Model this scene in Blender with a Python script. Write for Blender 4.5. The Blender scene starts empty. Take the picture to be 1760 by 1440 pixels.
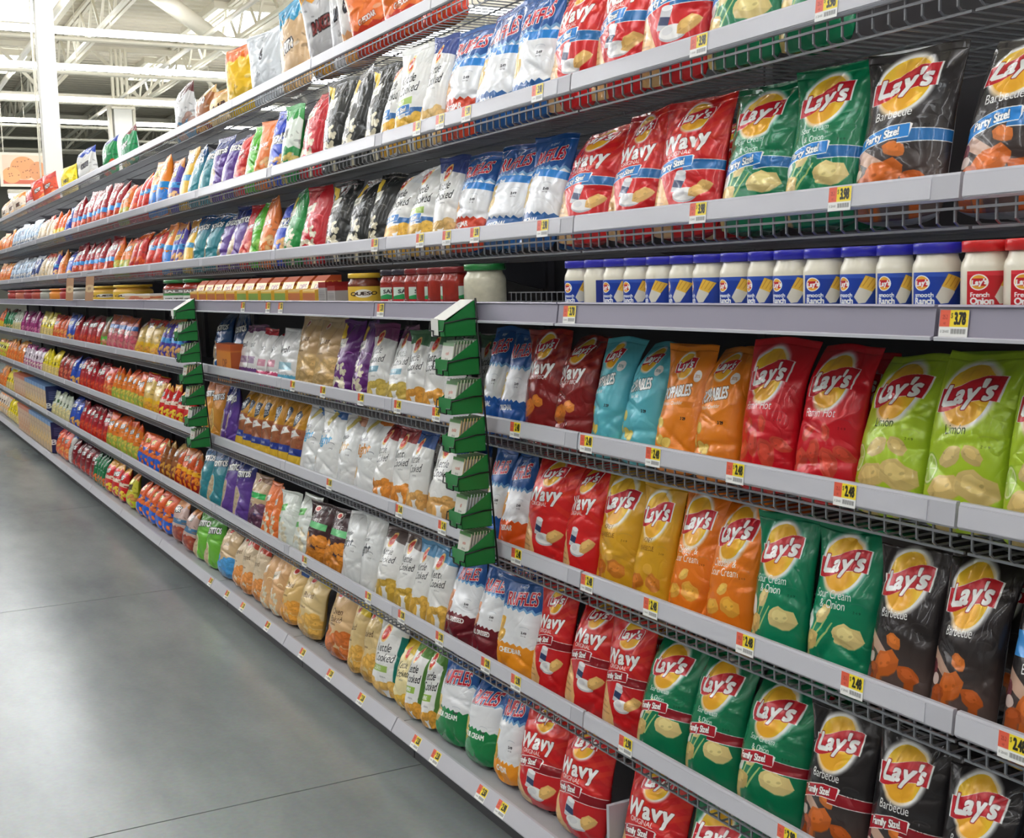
import bpy, math, random
import numpy as np
from mathutils import Vector, Matrix
PI = math.pi
scene = bpy.context.scene
COL = scene.collection

# ---------------------------------------------------------------- camera, world, lamps, exposure
CAM_D, CAM_H, F_PX = 1.6122, 1.6600, 2134.6
YAW, PITCH, ROLL = 0.48744, -0.11082, -0.02577
cam = bpy.data.cameras.new('camera')
cam.sensor_fit = 'HORIZONTAL'
cam.sensor_width = 36.0
cam.lens = F_PX / 1760.0 * 36.0
cam.clip_start, cam.clip_end = 0.05, 200
cob = bpy.data.objects.new('camera', cam)
COL.objects.link(cob)
fwd = Vector((math.sin(YAW) * math.cos(PITCH), math.cos(YAW) * math.cos(PITCH), math.sin(PITCH)))
rgt = Vector((math.cos(YAW), -math.sin(YAW), 0))
up = rgt.cross(fwd)
r2 = math.cos(ROLL) * rgt + math.sin(ROLL) * up
u2 = -math.sin(ROLL) * rgt + math.cos(ROLL) * up
M = Matrix((r2, u2, -fwd)).transposed().to_4x4()
M.translation = (-CAM_D, 0, CAM_H)
cob.matrix_world = M
scene.camera = cob

world = bpy.data.worlds.new('world')
scene.world = world
world.use_nodes = True
world.node_tree.nodes['Background'].inputs[0].default_value = (1.0, 0.97, 0.92, 1)
world.node_tree.nodes['Background'].inputs[1].default_value = 0.25
scene.view_settings.view_transform = 'Standard'
scene.view_settings.look = 'None'
scene.view_settings.gamma = 1.0
scene.view_settings.use_curve_mapping = False
scene.view_settings.exposure = -0.28
scene.cycles.max_bounces = 7
scene.cycles.diffuse_bounces = 4
scene.cycles.glossy_bounces = 3
scene.cycles.transmission_bounces = 2
scene.cycles.caustics_reflective = False
scene.cycles.sample_clamp_indirect = 8.0
LAMP = 30.0          # strength of the fluorescent tubes
LIGHT_Z = 5.26
LIGHT_ROWS = [-7.6, -4.3, -1.0, 2.3, 5.6, 8.9, 12.2, 15.45, 18.75, 21.7, 25.3, 28.6]

# ---------------------------------------------------------------- helpers
def s2l(c):
    return tuple((x / 12.92 if x <= .04045 else ((x + .055) / 1.055) ** 2.4) for x in [v / 255.0 for v in c])

MATS = {}
def mat(name, rgb, rough=0.5, metal=0.0, emit=0.0, spec=0.5, noise=0.0, nscale=8.0, bump=0.0, trans=0.0):
    if name in MATS: return MATS[name]
    m = bpy.data.materials.new(name)
    m.use_nodes = True
    nt = m.node_tree; b = nt.nodes['Principled BSDF']
    c = s2l(rgb)
    b.inputs['Base Color'].default_value = (*c, 1)
    b.inputs['Roughness'].default_value = rough
    b.inputs['Metallic'].default_value = metal
    b.inputs['Specular IOR Level'].default_value = spec
    if trans: b.inputs['Transmission Weight'].default_value = trans
    if emit:
        b.inputs['Emission Color'].default_value = (*c, 1)
        b.inputs['Emission Strength'].default_value = emit
    if noise or bump:
        tc = nt.nodes.new('ShaderNodeTexCoord')
        n = nt.nodes.new('ShaderNodeTexNoise')
        n.inputs['Scale'].default_value = nscale; n.inputs['Detail'].default_value = 5
        nt.links.new(tc.outputs['Object'], n.inputs['Vector'])
        if noise:
            mx = nt.nodes.new('ShaderNodeMix'); mx.data_type = 'RGBA'
            nt.links.new(n.outputs['Fac'], mx.inputs[0])
            mx.inputs[6].default_value = (*[v * (1 - noise) for v in c], 1)
            mx.inputs[7].default_value = (*[min(1, v * (1 + noise)) for v in c], 1)
            nt.links.new(mx.outputs[2], b.inputs['Base Color'])
        if bump:
            bp = nt.nodes.new('ShaderNodeBump')
            bp.inputs['Strength'].default_value = bump; bp.inputs['Distance'].default_value = .01
            nt.links.new(n.outputs['Fac'], bp.inputs['Height'])
            nt.links.new(bp.outputs[0], b.inputs['Normal'])
    MATS[name] = m
    return m

class MB:
    """collects boxes, tubes, prisms and lathes for ONE mesh"""
    def __init__(s): s.v = []; s.f = []
    def add(s, v, f):
        b = len(s.v); s.v += [tuple(p) for p in v]; s.f += [tuple(b + i for i in q) for q in f]; return s
    def box(s, x0, x1, y0, y1, z0, z1):
        return s.add([(x0,y0,z0),(x1,y0,z0),(x1,y1,z0),(x0,y1,z0),(x0,y0,z1),(x1,y0,z1),(x1,y1,z1),(x0,y1,z1)],
              [(0,3,2,1),(4,5,6,7),(0,1,5,4),(1,2,6,5),(2,3,7,6),(3,0,4,7)])
    def prism(s, prof, y0, y1):            # profile in (x,z) extruded along y
        n = len(prof)
        v = [(x, y0, z) for x, z in prof] + [(x, y1, z) for x, z in prof]
        f = [(i, (i+1) % n, n+(i+1) % n, n+i) for i in range(n)] + [tuple(range(n))[::-1], tuple(range(n, 2*n))]
        return s.add(v, f)
    def tube(s, pts, r, n=4):
        pts = [Vector(p) for p in pts]; v = []; f = []
        for i, p in enumerate(pts):
            d = (pts[min(i+1, len(pts)-1)] - pts[max(i-1, 0)]).normalized()
            a = d.cross(Vector((0, 0, 1)) if abs(d.z) < .9 else Vector((1, 0, 0))).normalized(); b = d.cross(a)
            for k in range(n):
                t = 2*PI*(k+.5)/n
                v.append(p + r*(math.cos(t)*a + math.sin(t)*b))
        for i in range(len(pts)-1):
            for k in range(n):
                f.append((i*n+k, i*n+(k+1) % n, (i+1)*n+(k+1) % n, (i+1)*n+k))
        f += [tuple(range(n))[::-1], tuple(range((len(pts)-1)*n, len(pts)*n))]
        return s.add(v, f)
    def lathe(s, prof, n=24, a0=0, a1=2*PI):
        full = abs(a1-a0-2*PI) < 1e-6
        m = n if full else n+1; v = []; f = []
        for r, z in prof:
            for k in range(m):
                t = a0+(a1-a0)*k/n
                v.append((r*math.cos(t), r*math.sin(t), z))
        for i in range(len(prof)-1):
            for k in range(n):
                k2 = (k+1) % m if full else k+1
                f.append((i*m+k, i*m+k2, (i+1)*m+k2, (i+1)*m+k))
        return s.add(v, f)
    def mesh(s, name, smooth=False):
        me = bpy.data.meshes.new(name); me.from_pydata(s.v, [], s.f); me.update()
        if smooth: me.polygons.foreach_set('use_smooth', [True]*len(me.polygons))
        return me
    def obj(s, name, m, parent=None, smooth=False):
        return ob(name, s.mesh(name, smooth), m, parent)

def ob(name, me, m=None, parent=None):
    o = bpy.data.objects.new(name, me)
    COL.objects.link(o)
    if m is not None:
        if not me.materials: me.materials.append(m)
        if me.materials[0] is not m:
            o.material_slots[0].link = 'OBJECT'; o.material_slots[0].material = m
    if parent is not None: o.parent = parent
    return o

def empty(name, loc=(0, 0, 0), rz=0):
    o = bpy.data.objects.new(name, None); COL.objects.link(o)
    o.location = loc; o.rotation_euler = (0, 0, rz); o.empty_display_size = .05
    return o

def tag(o, label, cat, group=None, kind=None):
    if label: o['label'] = label
    if cat: o['category'] = cat
    if group: o['group'] = group
    if kind: o['kind'] = kind
    return o

def struct(o, label=None):
    o['kind'] = 'structure'
    if label: o['label'] = label
    return o

def ordinal(i, n):
    """which of n in a run, counted from the left (far end) as one faces the shelf"""
    if n == 1: return ''
    if n == 2: return ('left one of two', 'right one of two')[i]
    if n == 3: return ('left one of three', 'middle one of three', 'right one of three')[i]
    w = ['leftmost', 'second from left', 'third from left', 'fourth from left', 'fifth from left', 'sixth from left', 'seventh from left', 'eighth from left', 'ninth from left', 'tenth from left', 'eleventh from left', 'twelfth from left', 'thirteenth from left', 'fourteenth from left']
    return 'rightmost' if i == n-1 else w[i]

# ---------------------------------------------------------------- positions along the aisle (metres)
BAGS = {
'A': '''orange_chip 3.939 4.183 1;orange_chip 4.158 4.529 1;orange_chip 4.529 4.807 1;white_orange 4.807 4.940 1;silver_white 4.940 5.065 1;gold_silver 5.065 5.316 1;tan_blue 5.458 5.925 1;silver_script 5.925 6.297 1;purple_yellow 6.297 6.783 1;dark_clear 7.619 7.982 1;brown_gold 7.206 7.463 1;tan_pita 6.952 7.102 1;tan_pita 6.795 6.927 1;green_dip 9.283 9.852 1;green_blue 9.899 10.727 1;silver_navy 10.809 11.821 1;yellow_chip 11.821 12.949 1;red_orange 13.105 14.580 2;red_clear 14.628 15.494 1;white_multi 15.602 17.972 3''',
'B': '''sco_party 1.800 2.000 1;sco_party 2.000 2.234 1;wavy_party 2.238 2.482 1;wavy_party 2.482 2.712 1;wavy_party 2.717 2.923 1;ruffles_party 2.923 3.132 1;ruffles_party 3.139 3.367 1;ruffles_ched_party 3.371 3.618 1;kettle_navy 3.618 3.748 1;kettle_green_party 3.748 3.945 1;kettle_gold_party 3.950 4.074 1;pop_black 4.079 4.278 1;pop_black 4.278 4.469 1;pop_black 4.475 4.702 1;pop_red 4.708 5.045 1;green_white 5.045 5.201 1;blue_chip 5.201 5.408 1;orange_sun 5.408 5.575 1;green_sun 5.575 5.771 1;red_sun 5.771 5.958 1;scoop_purple 5.958 6.168 1;scoop_purple 6.168 6.413 1;scoop_teal 6.413 6.615 1;scoop_teal 6.627 6.841 1;scoop_yellow 6.854 7.109 1;purple_corn 7.123 7.382 1;orange_party 7.397 7.870 2;red_puff 7.887 8.234 2;red_flame 8.252 8.476 1;orange_green 8.495 8.832 2;red_party 8.853 10.813 9;navy_blue 10.843 11.214 2;orange_yellow 11.246 11.818 3;white_beige 11.889 12.887 5;blue_silver 12.970 14.879 9;orange_far 14.933 16.365 7''',
'C': '''bbq_party 1.360 1.548 1;bbq_party 1.574 1.778 1;sco_party 1.786 1.980 1;sco_party 1.987 2.193 1;wavy_party 2.199 2.449 1;wavy_party 2.454 2.652 1;wavy_party 2.658 2.916 1;ruffles_party 2.922 3.106 1;ruffles_party 3.109 3.342 1;ruffles_ched_party 3.350 3.544 1;kettle_navy 3.549 3.698 1;kettle_green_party 3.702 3.901 1;kettle_gold_party 3.906 4.113 1;pop_black 4.118 4.274 1;pop_black 4.286 4.484 1;pop_black 4.496 4.724 1;pop_red 4.738 4.995 1;pop_green 5.010 5.220 1;blue_chip 5.228 5.402 1;orange_sun 5.411 5.569 1;green_sun 5.578 5.735 1;red_sun 5.744 5.910 1;scoop_purple 5.920 6.147 1;scoop_purple 6.158 6.379 1;scoop_teal 6.390 6.651 1;scoop_teal 6.663 6.879 1;scoop_yellow 6.892 7.107 1;purple_corn 7.120 7.363 2;orange_party 7.378 7.605 1;red_puff 7.621 8.100 2;red_flame 8.117 8.539 2;orange_green 8.559 9.088 3;red_party 9.110 11.013 9;navy_blue 11.043 11.359 1;orange_far 11.392 11.727 2;purple_corn 11.761 11.972 1;white_beige 12.008 13.016 5;navy_white 13.058 13.492 2;blue_silver 13.537 15.362 8;orange_far 15.419 16.590 5''',
'E': '''limon 1.281 1.424 1;limon 1.429 1.608 1;limon 1.616 1.785 1;flamin 1.788 1.959 1;flamin 1.963 2.133 1;popped_orange 2.141 2.285 1;popped_orange 2.289 2.442 1;popped_blue 2.449 2.599 1;popped_blue 2.604 2.743 1;wavy_bbq 2.749 2.921 1;wavy_bbq 2.927 3.110 1;ruffles_blue 3.113 3.250 1;ruffles_blue 3.261 3.361 1;kettle_green 3.519 3.654 1;kettle_green 3.663 3.811 1;kettle_green 3.816 3.959 1;kettle_plum 3.964 4.133 1;kettle_plum 4.144 4.307 1;pop_purple 4.319 4.470 1;pop_purple 4.476 4.656 1;tan_multi 4.669 4.905 1;tan_multi 4.912 5.131 1;simply_blue 5.139 5.383 1;simply_red 5.391 5.703 2;simply_purple 5.712 6.037 2;scoop_navy 6.057 6.394 1;scoop_navy 6.406 6.753 1;purple_corn 7.232 7.807 4;yellow_red 7.823 8.506 3;blue_pink 8.544 9.556 5;green_brown 9.579 9.819 1;red_tortilla 9.843 10.957 6;navy_blue 10.987 11.424 2;orange_red 11.456 12.215 4;yellow_chip 12.252 13.115 4;magenta_bag 13.157 14.594 7;white_green 14.645 15.400 4;green_dip 15.456 16.293 4;orange_yellow 16.356 16.946 3''',
'F': '''bbq_light 1.250 1.424 1;bbq 1.437 1.577 1;bbq 1.584 1.740 1;sco 1.743 1.920 1;sco 1.924 2.082 1;ched_sc 2.086 2.241 1;ched_sc 2.246 2.399 1;gold_honey 2.403 2.541 1;gold_honey 2.546 2.732 1;wavy_red 2.735 2.885 1;wavy_red 2.892 3.110 1;ruffles_orange 3.117 3.267 1;ruffles_blue 3.274 3.367 1;kettle_blue 3.631 3.816 1;kettle_blue 3.826 3.955 1;kettle_red 3.965 4.123 1;kettle_red 4.134 4.263 1;light_orange 4.274 4.484 1;light_tan 4.497 4.692 1;light_blue 4.705 4.930 1;light_blue 4.944 5.141 1;pretzel 5.157 5.977 6;pretzel_tan 5.987 6.153 1;scoop_purple 6.164 6.418 2;scoop_orange 6.429 6.802 2;red_yellow 7.118 7.866 5;yellow_red 7.882 8.348 2;orange_green 8.366 9.443 7;orange_red 9.466 9.795 2;red_tortilla 9.819 10.859 6;navy_blue 10.888 11.346 2;red_brown 11.378 12.085 3;yellow_chip 12.121 13.122 5;magenta_white 13.164 14.638 7;orange_far 14.689 16.266 7;yellow_green 16.328 17.180 4''',
'G': '''sky_bag 1.260 1.392 1;bbq_family 1.404 1.567 1;bbq_family 1.574 1.745 1;bbq_family 1.753 1.927 1;sco_family 1.940 2.148 1;sco_family 2.156 2.337 1;sco_family 2.342 2.532 1;wavy_family 2.537 2.710 1;wavy_family 2.716 2.907 1;wavy_family 2.913 3.076 1;ruffles_ched 3.083 3.303 1;ruffles_loaded 3.311 3.476 1;ruffles_loaded 3.484 3.681 1;kettle_sky 3.685 3.841 1;kettle_sky 3.851 3.966 1;kettle_brown 3.971 4.130 1;kettle_brown 4.136 4.323 1;light_white 4.329 4.475 1;light_white 4.487 4.675 1;pop_maroon 4.681 4.882 1;pop_maroon 4.890 5.106 1;pop_whitegreen 5.114 5.306 1;pop_whitegreen 5.314 5.501 1;pop_orange 5.510 5.728 2;tan_greencap 5.737 6.031 1;scoop_purple 6.042 6.501 2;scoop_teal 6.513 6.984 2;orange_flame 6.997 7.549 4;brown_gold 7.564 7.927 3;orange_blue 7.944 8.638 4;orange_green 8.657 9.798 6;red_tortilla 9.822 11.031 6;navy_blue 11.061 11.561 2;white_green 11.593 12.657 5;CARTON 12.695 15.319 13;yellow_chip 15.374 16.495 5;orange_far 16.558 17.423 4''',
'H': '''sco_family 1.703 1.888 1;sco_family 1.906 2.107 1;sco_family 2.119 2.328 1;wavy_family 2.347 2.581 1;wavy_family 2.682 2.902 1;wavy_family 2.908 3.123 1;ruffles_ched 3.130 3.276 1;ruffles_green 3.291 3.482 1;ruffles_green 3.490 3.699 1;kettle_lime 3.709 3.809 1;kettle_lime 3.814 3.954 1;kettle_yellow 3.959 4.038 1;kettle_teal 4.049 4.255 1;baked_tan 4.261 4.404 1;baked_tan 4.410 4.529 1;baked_orange 4.555 4.826 1;baked_tan 4.898 5.188 1;baked_gold 5.196 5.386 1;pop_caramel 5.395 5.690 2;pop_cream 5.699 6.191 3;tan_sky 6.202 6.494 1;scoop_green 6.506 6.992 2;party_mix 7.006 7.607 2;orange_blue 7.622 8.582 5;yellow_green 8.601 8.999 1;red_yellow 9.020 9.757 3;green_corn 9.781 10.205 4;red_dark 10.231 11.350 5;silver_navy 11.381 11.542 1;orange_red 11.574 12.299 3;CARTON 12.336 14.919 13;yellow_chip 14.971 16.156 6;white_multi 16.217 17.460 6''',
}
TAGS = {'C': [1.731, 2.158, 2.825, 3.22, 3.41, 3.607, 3.988], 'B': [1.767, 2.15, 2.836, 3.252, 3.431, 3.603], 'D': [1.417, 2.613, 3.832, 4.906, 5.079, 5.451], 'E': [1.715, 2.038, 2.337, 2.629, 3.004, 3.527, 3.837, 4.176, 4.581, 4.952], 'F': [1.33, 1.694, 2.008, 2.355, 2.639, 3.016, 3.51, 3.857, 4.552], 'G': [1.878, 2.472, 3.039, 3.23, 3.558, 3.87, 4.181, 4.899], 'H': [3.087, 3.214, 3.547, 3.702, 4.209, 4.547, 4.883, 5.373, 5.774, 6.052, 6.372], }
DIP = [2.711, 2.619, 2.529, 2.443, 2.355, 2.262, 2.174, 2.09, 1.988, 1.915, 1.829, 1.742, 1.631, 1.571, 1.457]
RED = [1.46, 1.356, 1.241]
SALSA = [3.933, 3.831, 3.734, 3.623, 3.543, 3.449, 3.351]
CREAM = [3.351, 3.15]
BROWN = [4.306, 4.077]
CHEESE = [6.532, 6.352, 6.181, 6.007, 5.841, 5.654, 5.469, 5.285, 5.088, 4.902, 4.721, 4.538]
GREYBOX = [4.525, 4.423, 4.324]
BIGSALSA = [7.766, 6.839, 6.52]
TRAY = [8.946, 7.749]
YTUB = [10.027, 8.99, 8.318]
FARTUB = [15.96, 15.114, 14.401, 13.749, 13.062, 12.477, 11.94, 11.276, 10.647, 10.081]
CLIP = [10.0, 9.122]
RAIL = dict(A=2.612, B=2.161, C=1.817, D=1.604, E=1.275, F=0.917, G=0.546, H=0.160)   # top of each price rail
SETX = dict(A=0.193, B=0, C=0, D=-0.048, E=0, F=0, G=0, H=-0.022)
SHELF = dict(A='top shelf', B='second shelf from the top', C='shelf above the dip jars', D='dip jar shelf', E='shelf under the dip jars',
             F='second shelf under the jars', G='lowest wire shelf', H='bottom deck')
JOINT0, SEC, NSEC = 0.234, 1.22, 15

# ---------------------------------------------------------------- setting: floor, ceiling, walls
X0, X1, Y0, Y1, ZC = -12.0, 20.0, -9.0, 46.0, 6.85

def floor_material():
    m = bpy.data.materials.new('polished_concrete'); m.use_nodes = True
    nt = m.node_tree; b = nt.nodes['Principled BSDF']; N = nt.nodes.new; L = nt.links.new
    tc = N('ShaderNodeTexCoord')
    n1 = N('ShaderNodeTexNoise'); n1.inputs['Scale'].default_value = .9; n1.inputs['Detail'].default_value = 7; n1.inputs['Roughness'].default_value = .62
    n2 = N('ShaderNodeTexNoise'); n2.inputs['Scale'].default_value = 60; n2.inputs['Detail'].default_value = 4
    mp = N('ShaderNodeMapping'); mp.inputs['Scale'].default_value = (1, .35, 1)
    L(tc.outputs['Object'], mp.inputs['Vector']); L(mp.outputs[0], n1.inputs['Vector']); L(tc.outputs['Object'], n2.inputs['Vector'])
    cr = N('ShaderNodeValToRGB')
    cr.color_ramp.elements[0].position = .3; cr.color_ramp.elements[0].color = (*s2l((112, 121, 124)), 1)
    cr.color_ramp.elements[1].position = .72; cr.color_ramp.elements[1].color = (*s2l((170, 176, 174)), 1)
    L(n1.outputs['Fac'], cr.inputs[0])
    mx = N('ShaderNodeMix'); mx.data_type = 'RGBA'; mx.blend_type = 'MULTIPLY'; mx.inputs[0].default_value = .25
    L(cr.outputs[0], mx.inputs[6]); L(n2.outputs['Color'], mx.inputs[7])
    L(mx.outputs[2], b.inputs['Base Color'])
    mr = N('ShaderNodeMapRange'); mr.inputs[3].default_value = .17; mr.inputs[4].default_value = .30
    L(n1.outputs['Fac'], mr.inputs[0]); L(mr.outputs[0], b.inputs['Roughness'])
    b.inputs['Specular IOR Level'].default_value = .55
    bp = N('ShaderNodeBump'); bp.inputs['Strength'].default_value = .02; bp.inputs['Distance'].default_value = .01
    L(n2.outputs['Fac'], bp.inputs['Height']); L(bp.outputs[0], b.inputs['Normal'])
    return m

FLOOR_M = floor_material()
JOINT_M = mat('joint_filler', (58, 60, 60), .8)
fl = MB().box(X0, X1, Y0, Y1, -.12, -.006).obj('floor', JOINT_M)
struct(fl, 'grey polished concrete floor with saw cut joints')
ys = [Y0, -5.4, -2.33, .74, 3.835, 6.89, 9.95, 13.0, 16.1, 19.2, 22.3, 25.4, 28.5, 34, 40, Y1]
xs = [X0, -8.2, -4.1, 1.2, 6, 12, X1]
for i in range(len(xs)-1):
    for j in range(len(ys)-1):
        g = .0035
        MB().box(xs[i]+g, xs[i+1]-g, ys[j]+g, ys[j+1]-g, -.006, 0).obj('slab', FLOOR_M, fl)

WHITE = mat('white_paint', (230, 228, 220), .6)
DECK = mat('roof_deck_paint', (196, 189, 170), .65)
STEEL = mat('white_steel', (222, 216, 198), .5)
SIDE = mat('side_wall_paint', (128, 122, 112), .8)
mb = MB().box(X0, X1, Y0, Y1, ZC+.06, ZC+.2)
y = Y0
while y < Y1-.2:                       # trapezoid ribs of the steel deck
    mb.prism([(0, 0)], 0, 0) if False else mb.add(
        [(X0, y, ZC+.06), (X0, y+.05, ZC), (X0, y+.19, ZC), (X0, y+.24, ZC+.06), (X1, y, ZC+.06), (X1, y+.05, ZC), (X1, y+.19, ZC), (X1, y+.24, ZC+.06)],
        [(0, 1, 5, 4), (1, 2, 6, 5), (2, 3, 7, 6)])
    y += .34
struct(mb.obj('ceiling', DECK), 'white ribbed steel roof deck')
WALLM = mat('wall_paint', (150, 150, 138), .8)
struct(MB().box(X0, X1, Y1, Y1+.2, -.1, ZC+.2).obj('wall_back', WALLM), 'far grey wall of the store')
struct(MB().box(X0, X1, Y0-.2, Y0, -.1, ZC+.2).obj('wall_front', SIDE))
struct(MB().box(X0-.2, X0, Y0, Y1, -.1, ZC+.2).obj('wall_left', SIDE))
struct(MB().box(X1, X1+.2, Y0, Y1, -.1, ZC+.2).obj('wall_right', SIDE))

# open web joists along the aisle, girders across it
def truss(name, along, c, a0, a1, zt, zb, step, ch=.06, wb=.028):
    e = empty(name, (0, 0, 0))
    P = (lambda t, z: (c, t, z)) if along == 'y' else (lambda t, z: (t, c, z))
    for z in (zt, zb):
        for s in (-.045, .045):
            b = MB()
            if along == 'y': b.box(c+s-.03, c+s+.03, a0, a1, z-ch/2, z+ch/2)
            else: b.box(a0, a1, c+s-.03, c+s+.03, z-ch/2, z+ch/2)
            b.obj('chord', STEEL, e)
    b = MB(); t = a0; k = 0
    while t < a1-step:
        b.tube([P(t, zb if k % 2 else zt), P(t+step, zt if k % 2 else zb)], wb, 4); t += step; k += 1
    w = b.obj('web', STEEL, e); w['kind'] = 'stuff'
    struct(e)
    return e
for i, x in enumerate([-8, -5, -2.2, .2, 2.6, 5.0, 7.4, 9.8, 12.2, 14.6]):
    truss('roof_joist', 'y', x, Y0+.1, Y1-.1, ZC-.06, ZC-.72, .62)
for y in (16.6, 27.6, 38.5):
    truss('roof_girder', 'x', y, X0+.1, X1-.1, ZC-.14, ZC-1.15, .95, .1, .045)
# braces and pipes under the deck
struct(MB().tube([(2.5, 18.4, 5.9), (4.6, 21.7, 5.75), (6.8, 25.0, 5.6)], .13, 10).obj('roof_brace', STEEL, smooth=True), 'sloping white roof brace')
for a, b in (((4.2, 17.5, 6.7), (5.3, 17.4, 5.35)), ((5.3, 17.4, 5.35), (6.5, 17.4, 6.75)), ((5.6, 19.5, 6.7), (6.6, 19.5, 5.0))):
    struct(MB().tube([a, b], .045, 6).obj('roof_brace', STEEL))
for i, (x, z, r) in enumerate([(1.4, 5.75, .05), (3.6, 5.55, .04), (6.3, 5.65, .05)]):
    struct(MB().tube([(x, Y0+.2, z), (x, Y1-.2, z)], r, 8).obj('ceiling_pipe', STEEL, smooth=True))
for y in (20.3, 23.4, 27.0, 31.0, 33.5, 36.0):
    struct(MB().tube([(X0+.2, y, 5.5), (X1-.2, y, 5.5)], .035, 6).obj('ceiling_pipe', STEEL))

# skylights in the deck
SKY = mat('skylight_diffuser', (240, 248, 255), .5, emit=9.0)
n = 0
for x in (1.6, 5.4, 9.5, -5.0):
    for y in (24.3, 30.3, 13.0, 2.0):
        n += 1
        w = empty('window_%d' % n, (x, y, ZC))
        MB().box(-.62, .62, -1.2, 1.2, -.02, -.005).obj('pane', SKY, w)
        f = MB()
        for q in ((-.72, -.62, -1.3, 1.3), (.62, .72, -1.3, 1.3), (-.62, .62, -1.3, -1.2), (-.62, .62, 1.2, 1.3)): f.box(*q, -.12, 0)
        f.obj('window_frame', STEEL, w)
        struct(w)

# columns
def column(i, x, y, w, label, wrap=False):
    e = empty('column_%d' % i, (x, y, 0))
    h = w/2
    MB().box(-h, h, -h, h, 0, ZC-1.2 if not wrap else 5.45).obj('shaft', WHITE, e)
    MB().box(-h-.06, h+.06, -h-.06, h+.06, ZC-1.3 if not wrap else 5.41, ZC-1.2 if not wrap else 5.45).obj('cap_plate', STEEL, e)
    if wrap:
        for sx in (-h*.8, -h*.25, h*.25, h*.8):
            MB().tube([(sx, 0, 5.45), (sx, 0, ZC-.2)], .035, 6).obj('conduit', STEEL, e)
        MB().box(-h-.09, -h-.03, -.1, .1, 3.9, 5.6).obj('channel', STEEL, e)
        MB().box(h+.03, h+.09, -.1, .1, 3.9, 5.6).obj('channel', STEEL, e)
    else:
        MB().box(-h*.5, h*.5, -h*.5, h*.5, ZC-1.2, ZC-.1).obj('stub', STEEL, e)
    struct(e, label)
column(1, .79, 16.6, .205, 'slim white steel column rising behind the snack shelves')
column(2, 3.75, 27.2, .36, 'far white column with conduits at its head', True)
column(3, 9.4, 27.2, .36, None, True)

# fluorescent strips across the aisle
TUBE = mat('fluorescent_tube', (250, 251, 255), .4, emit=LAMP)
for i, y in enumerate(LIGHT_ROWS):
    e = empty('strip_light', (0, y, LIGHT_Z))
    MB().prism([(X0+1, .05), (X1-1, .05), (X1-1, .10), (X0+1, .10)], -.045, .045).obj('housing', STEEL, e)
    for s in (-.075, .075):
        MB().tube([(X0+1.05, s, .045), (X1-1.05, s, .045)], .026, 8).obj('tube', TUBE, e, True)
    g = MB()
    for k in range(8):
        xx = X0+2+k*4
        g.tube([(xx, 0, .1), (xx, 0, ZC-LIGHT_Z)], .008, 4)
    g.obj('hanger', STEEL, e)['kind'] = 'stuff'
    tag(e, ('long white fluorescent strip crossing overhead, %s row from the near end' % ('first second third fourth fifth sixth seventh eighth ninth tenth eleventh twelfth'.split()[i])), 'light', 'fluorescent strips under the roof')
# ---------------------------------------------------------------- printing: small raster painter for the packs (drawn here, no files)
GLYPH = {}
def load_glyphs(chars):
    cu = bpy.data.curves.new('glyph', 'FONT'); cu.fill_mode = 'NONE'; cu.resolution_u = 5
    o = bpy.data.objects.new('glyph', cu); COL.objects.link(o)
    for ch in chars:
        cu.body = ch
        bpy.context.view_layer.update()
        me = bpy.data.meshes.new_from_object(o.evaluated_get(bpy.context.evaluated_depsgraph_get()))
        v = np.array([q.co[:2] for q in me.vertices], float).reshape(-1, 2)
        e = np.array([q.vertices[:] for q in me.edges], int).reshape(-1, 2)
        GLYPH[ch] = v[e] if len(e) else np.zeros((0, 2, 2))
        bpy.data.meshes.remove(me)
    bpy.data.objects.remove(o); bpy.data.curves.remove(cu)
load_glyphs("ABCDEFGHIJKLMNOPQRSTUVWXYZabcdefghijklmnopqrstuvwxyz0123456789$.'!&-%ó")
CAPH = np.ptp(GLYPH['H'][:, :, 1]) or .7

def text_edges(s):
    out = []; x = 0
    for ch in s:
        if ch == ' ' or ch not in GLYPH: x += .3; continue
        g = GLYPH[ch]
        if not len(g): continue
        lo = g[:, :, 0].min(); hi = g[:, :, 0].max()
        out.append(g - np.array([lo - x, 0])); x += hi-lo+.075
    if not out: return np.zeros((0, 2, 2)), 0
    e = np.concatenate(out) / CAPH
    return e, (x-.075) / CAPH

def evenodd(edges, x0, y0, x1, y1):
    w, h = x1-x0, y1-y0
    X = np.arange(x0, x1)+.5; Y = np.arange(y0, y1)+.5
    m = np.zeros((h, w), bool)
    for (ax, ay), (bx, by) in edges:
        if ay == by: continue
        if ay > by: ax, ay, bx, by = bx, by, ax, ay
        r = (Y >= ay) & (Y < by)
        if not r.any(): continue
        xi = ax+(Y[r]-ay)*(bx-ax)/(by-ay)
        m[r] ^= X[None, :] > xi[:, None]
    return m

def dilate(m, r):
    if r < 1: return m
    r = int(round(r)); o = m.copy(); H, W = m.shape
    for k in range(16):
        t = 2*PI*k/16; dx = int(round(r*math.cos(t))); dy = int(round(r*math.sin(t)))
        o[max(0, dy):H+min(0, dy), max(0, dx):W+min(0, dx)] |= m[max(0, -dy):H-max(0, dy), max(0, -dx):W-max(0, dx)]
    if r > 2: o |= dilate(m, r//2)
    return o

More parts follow.
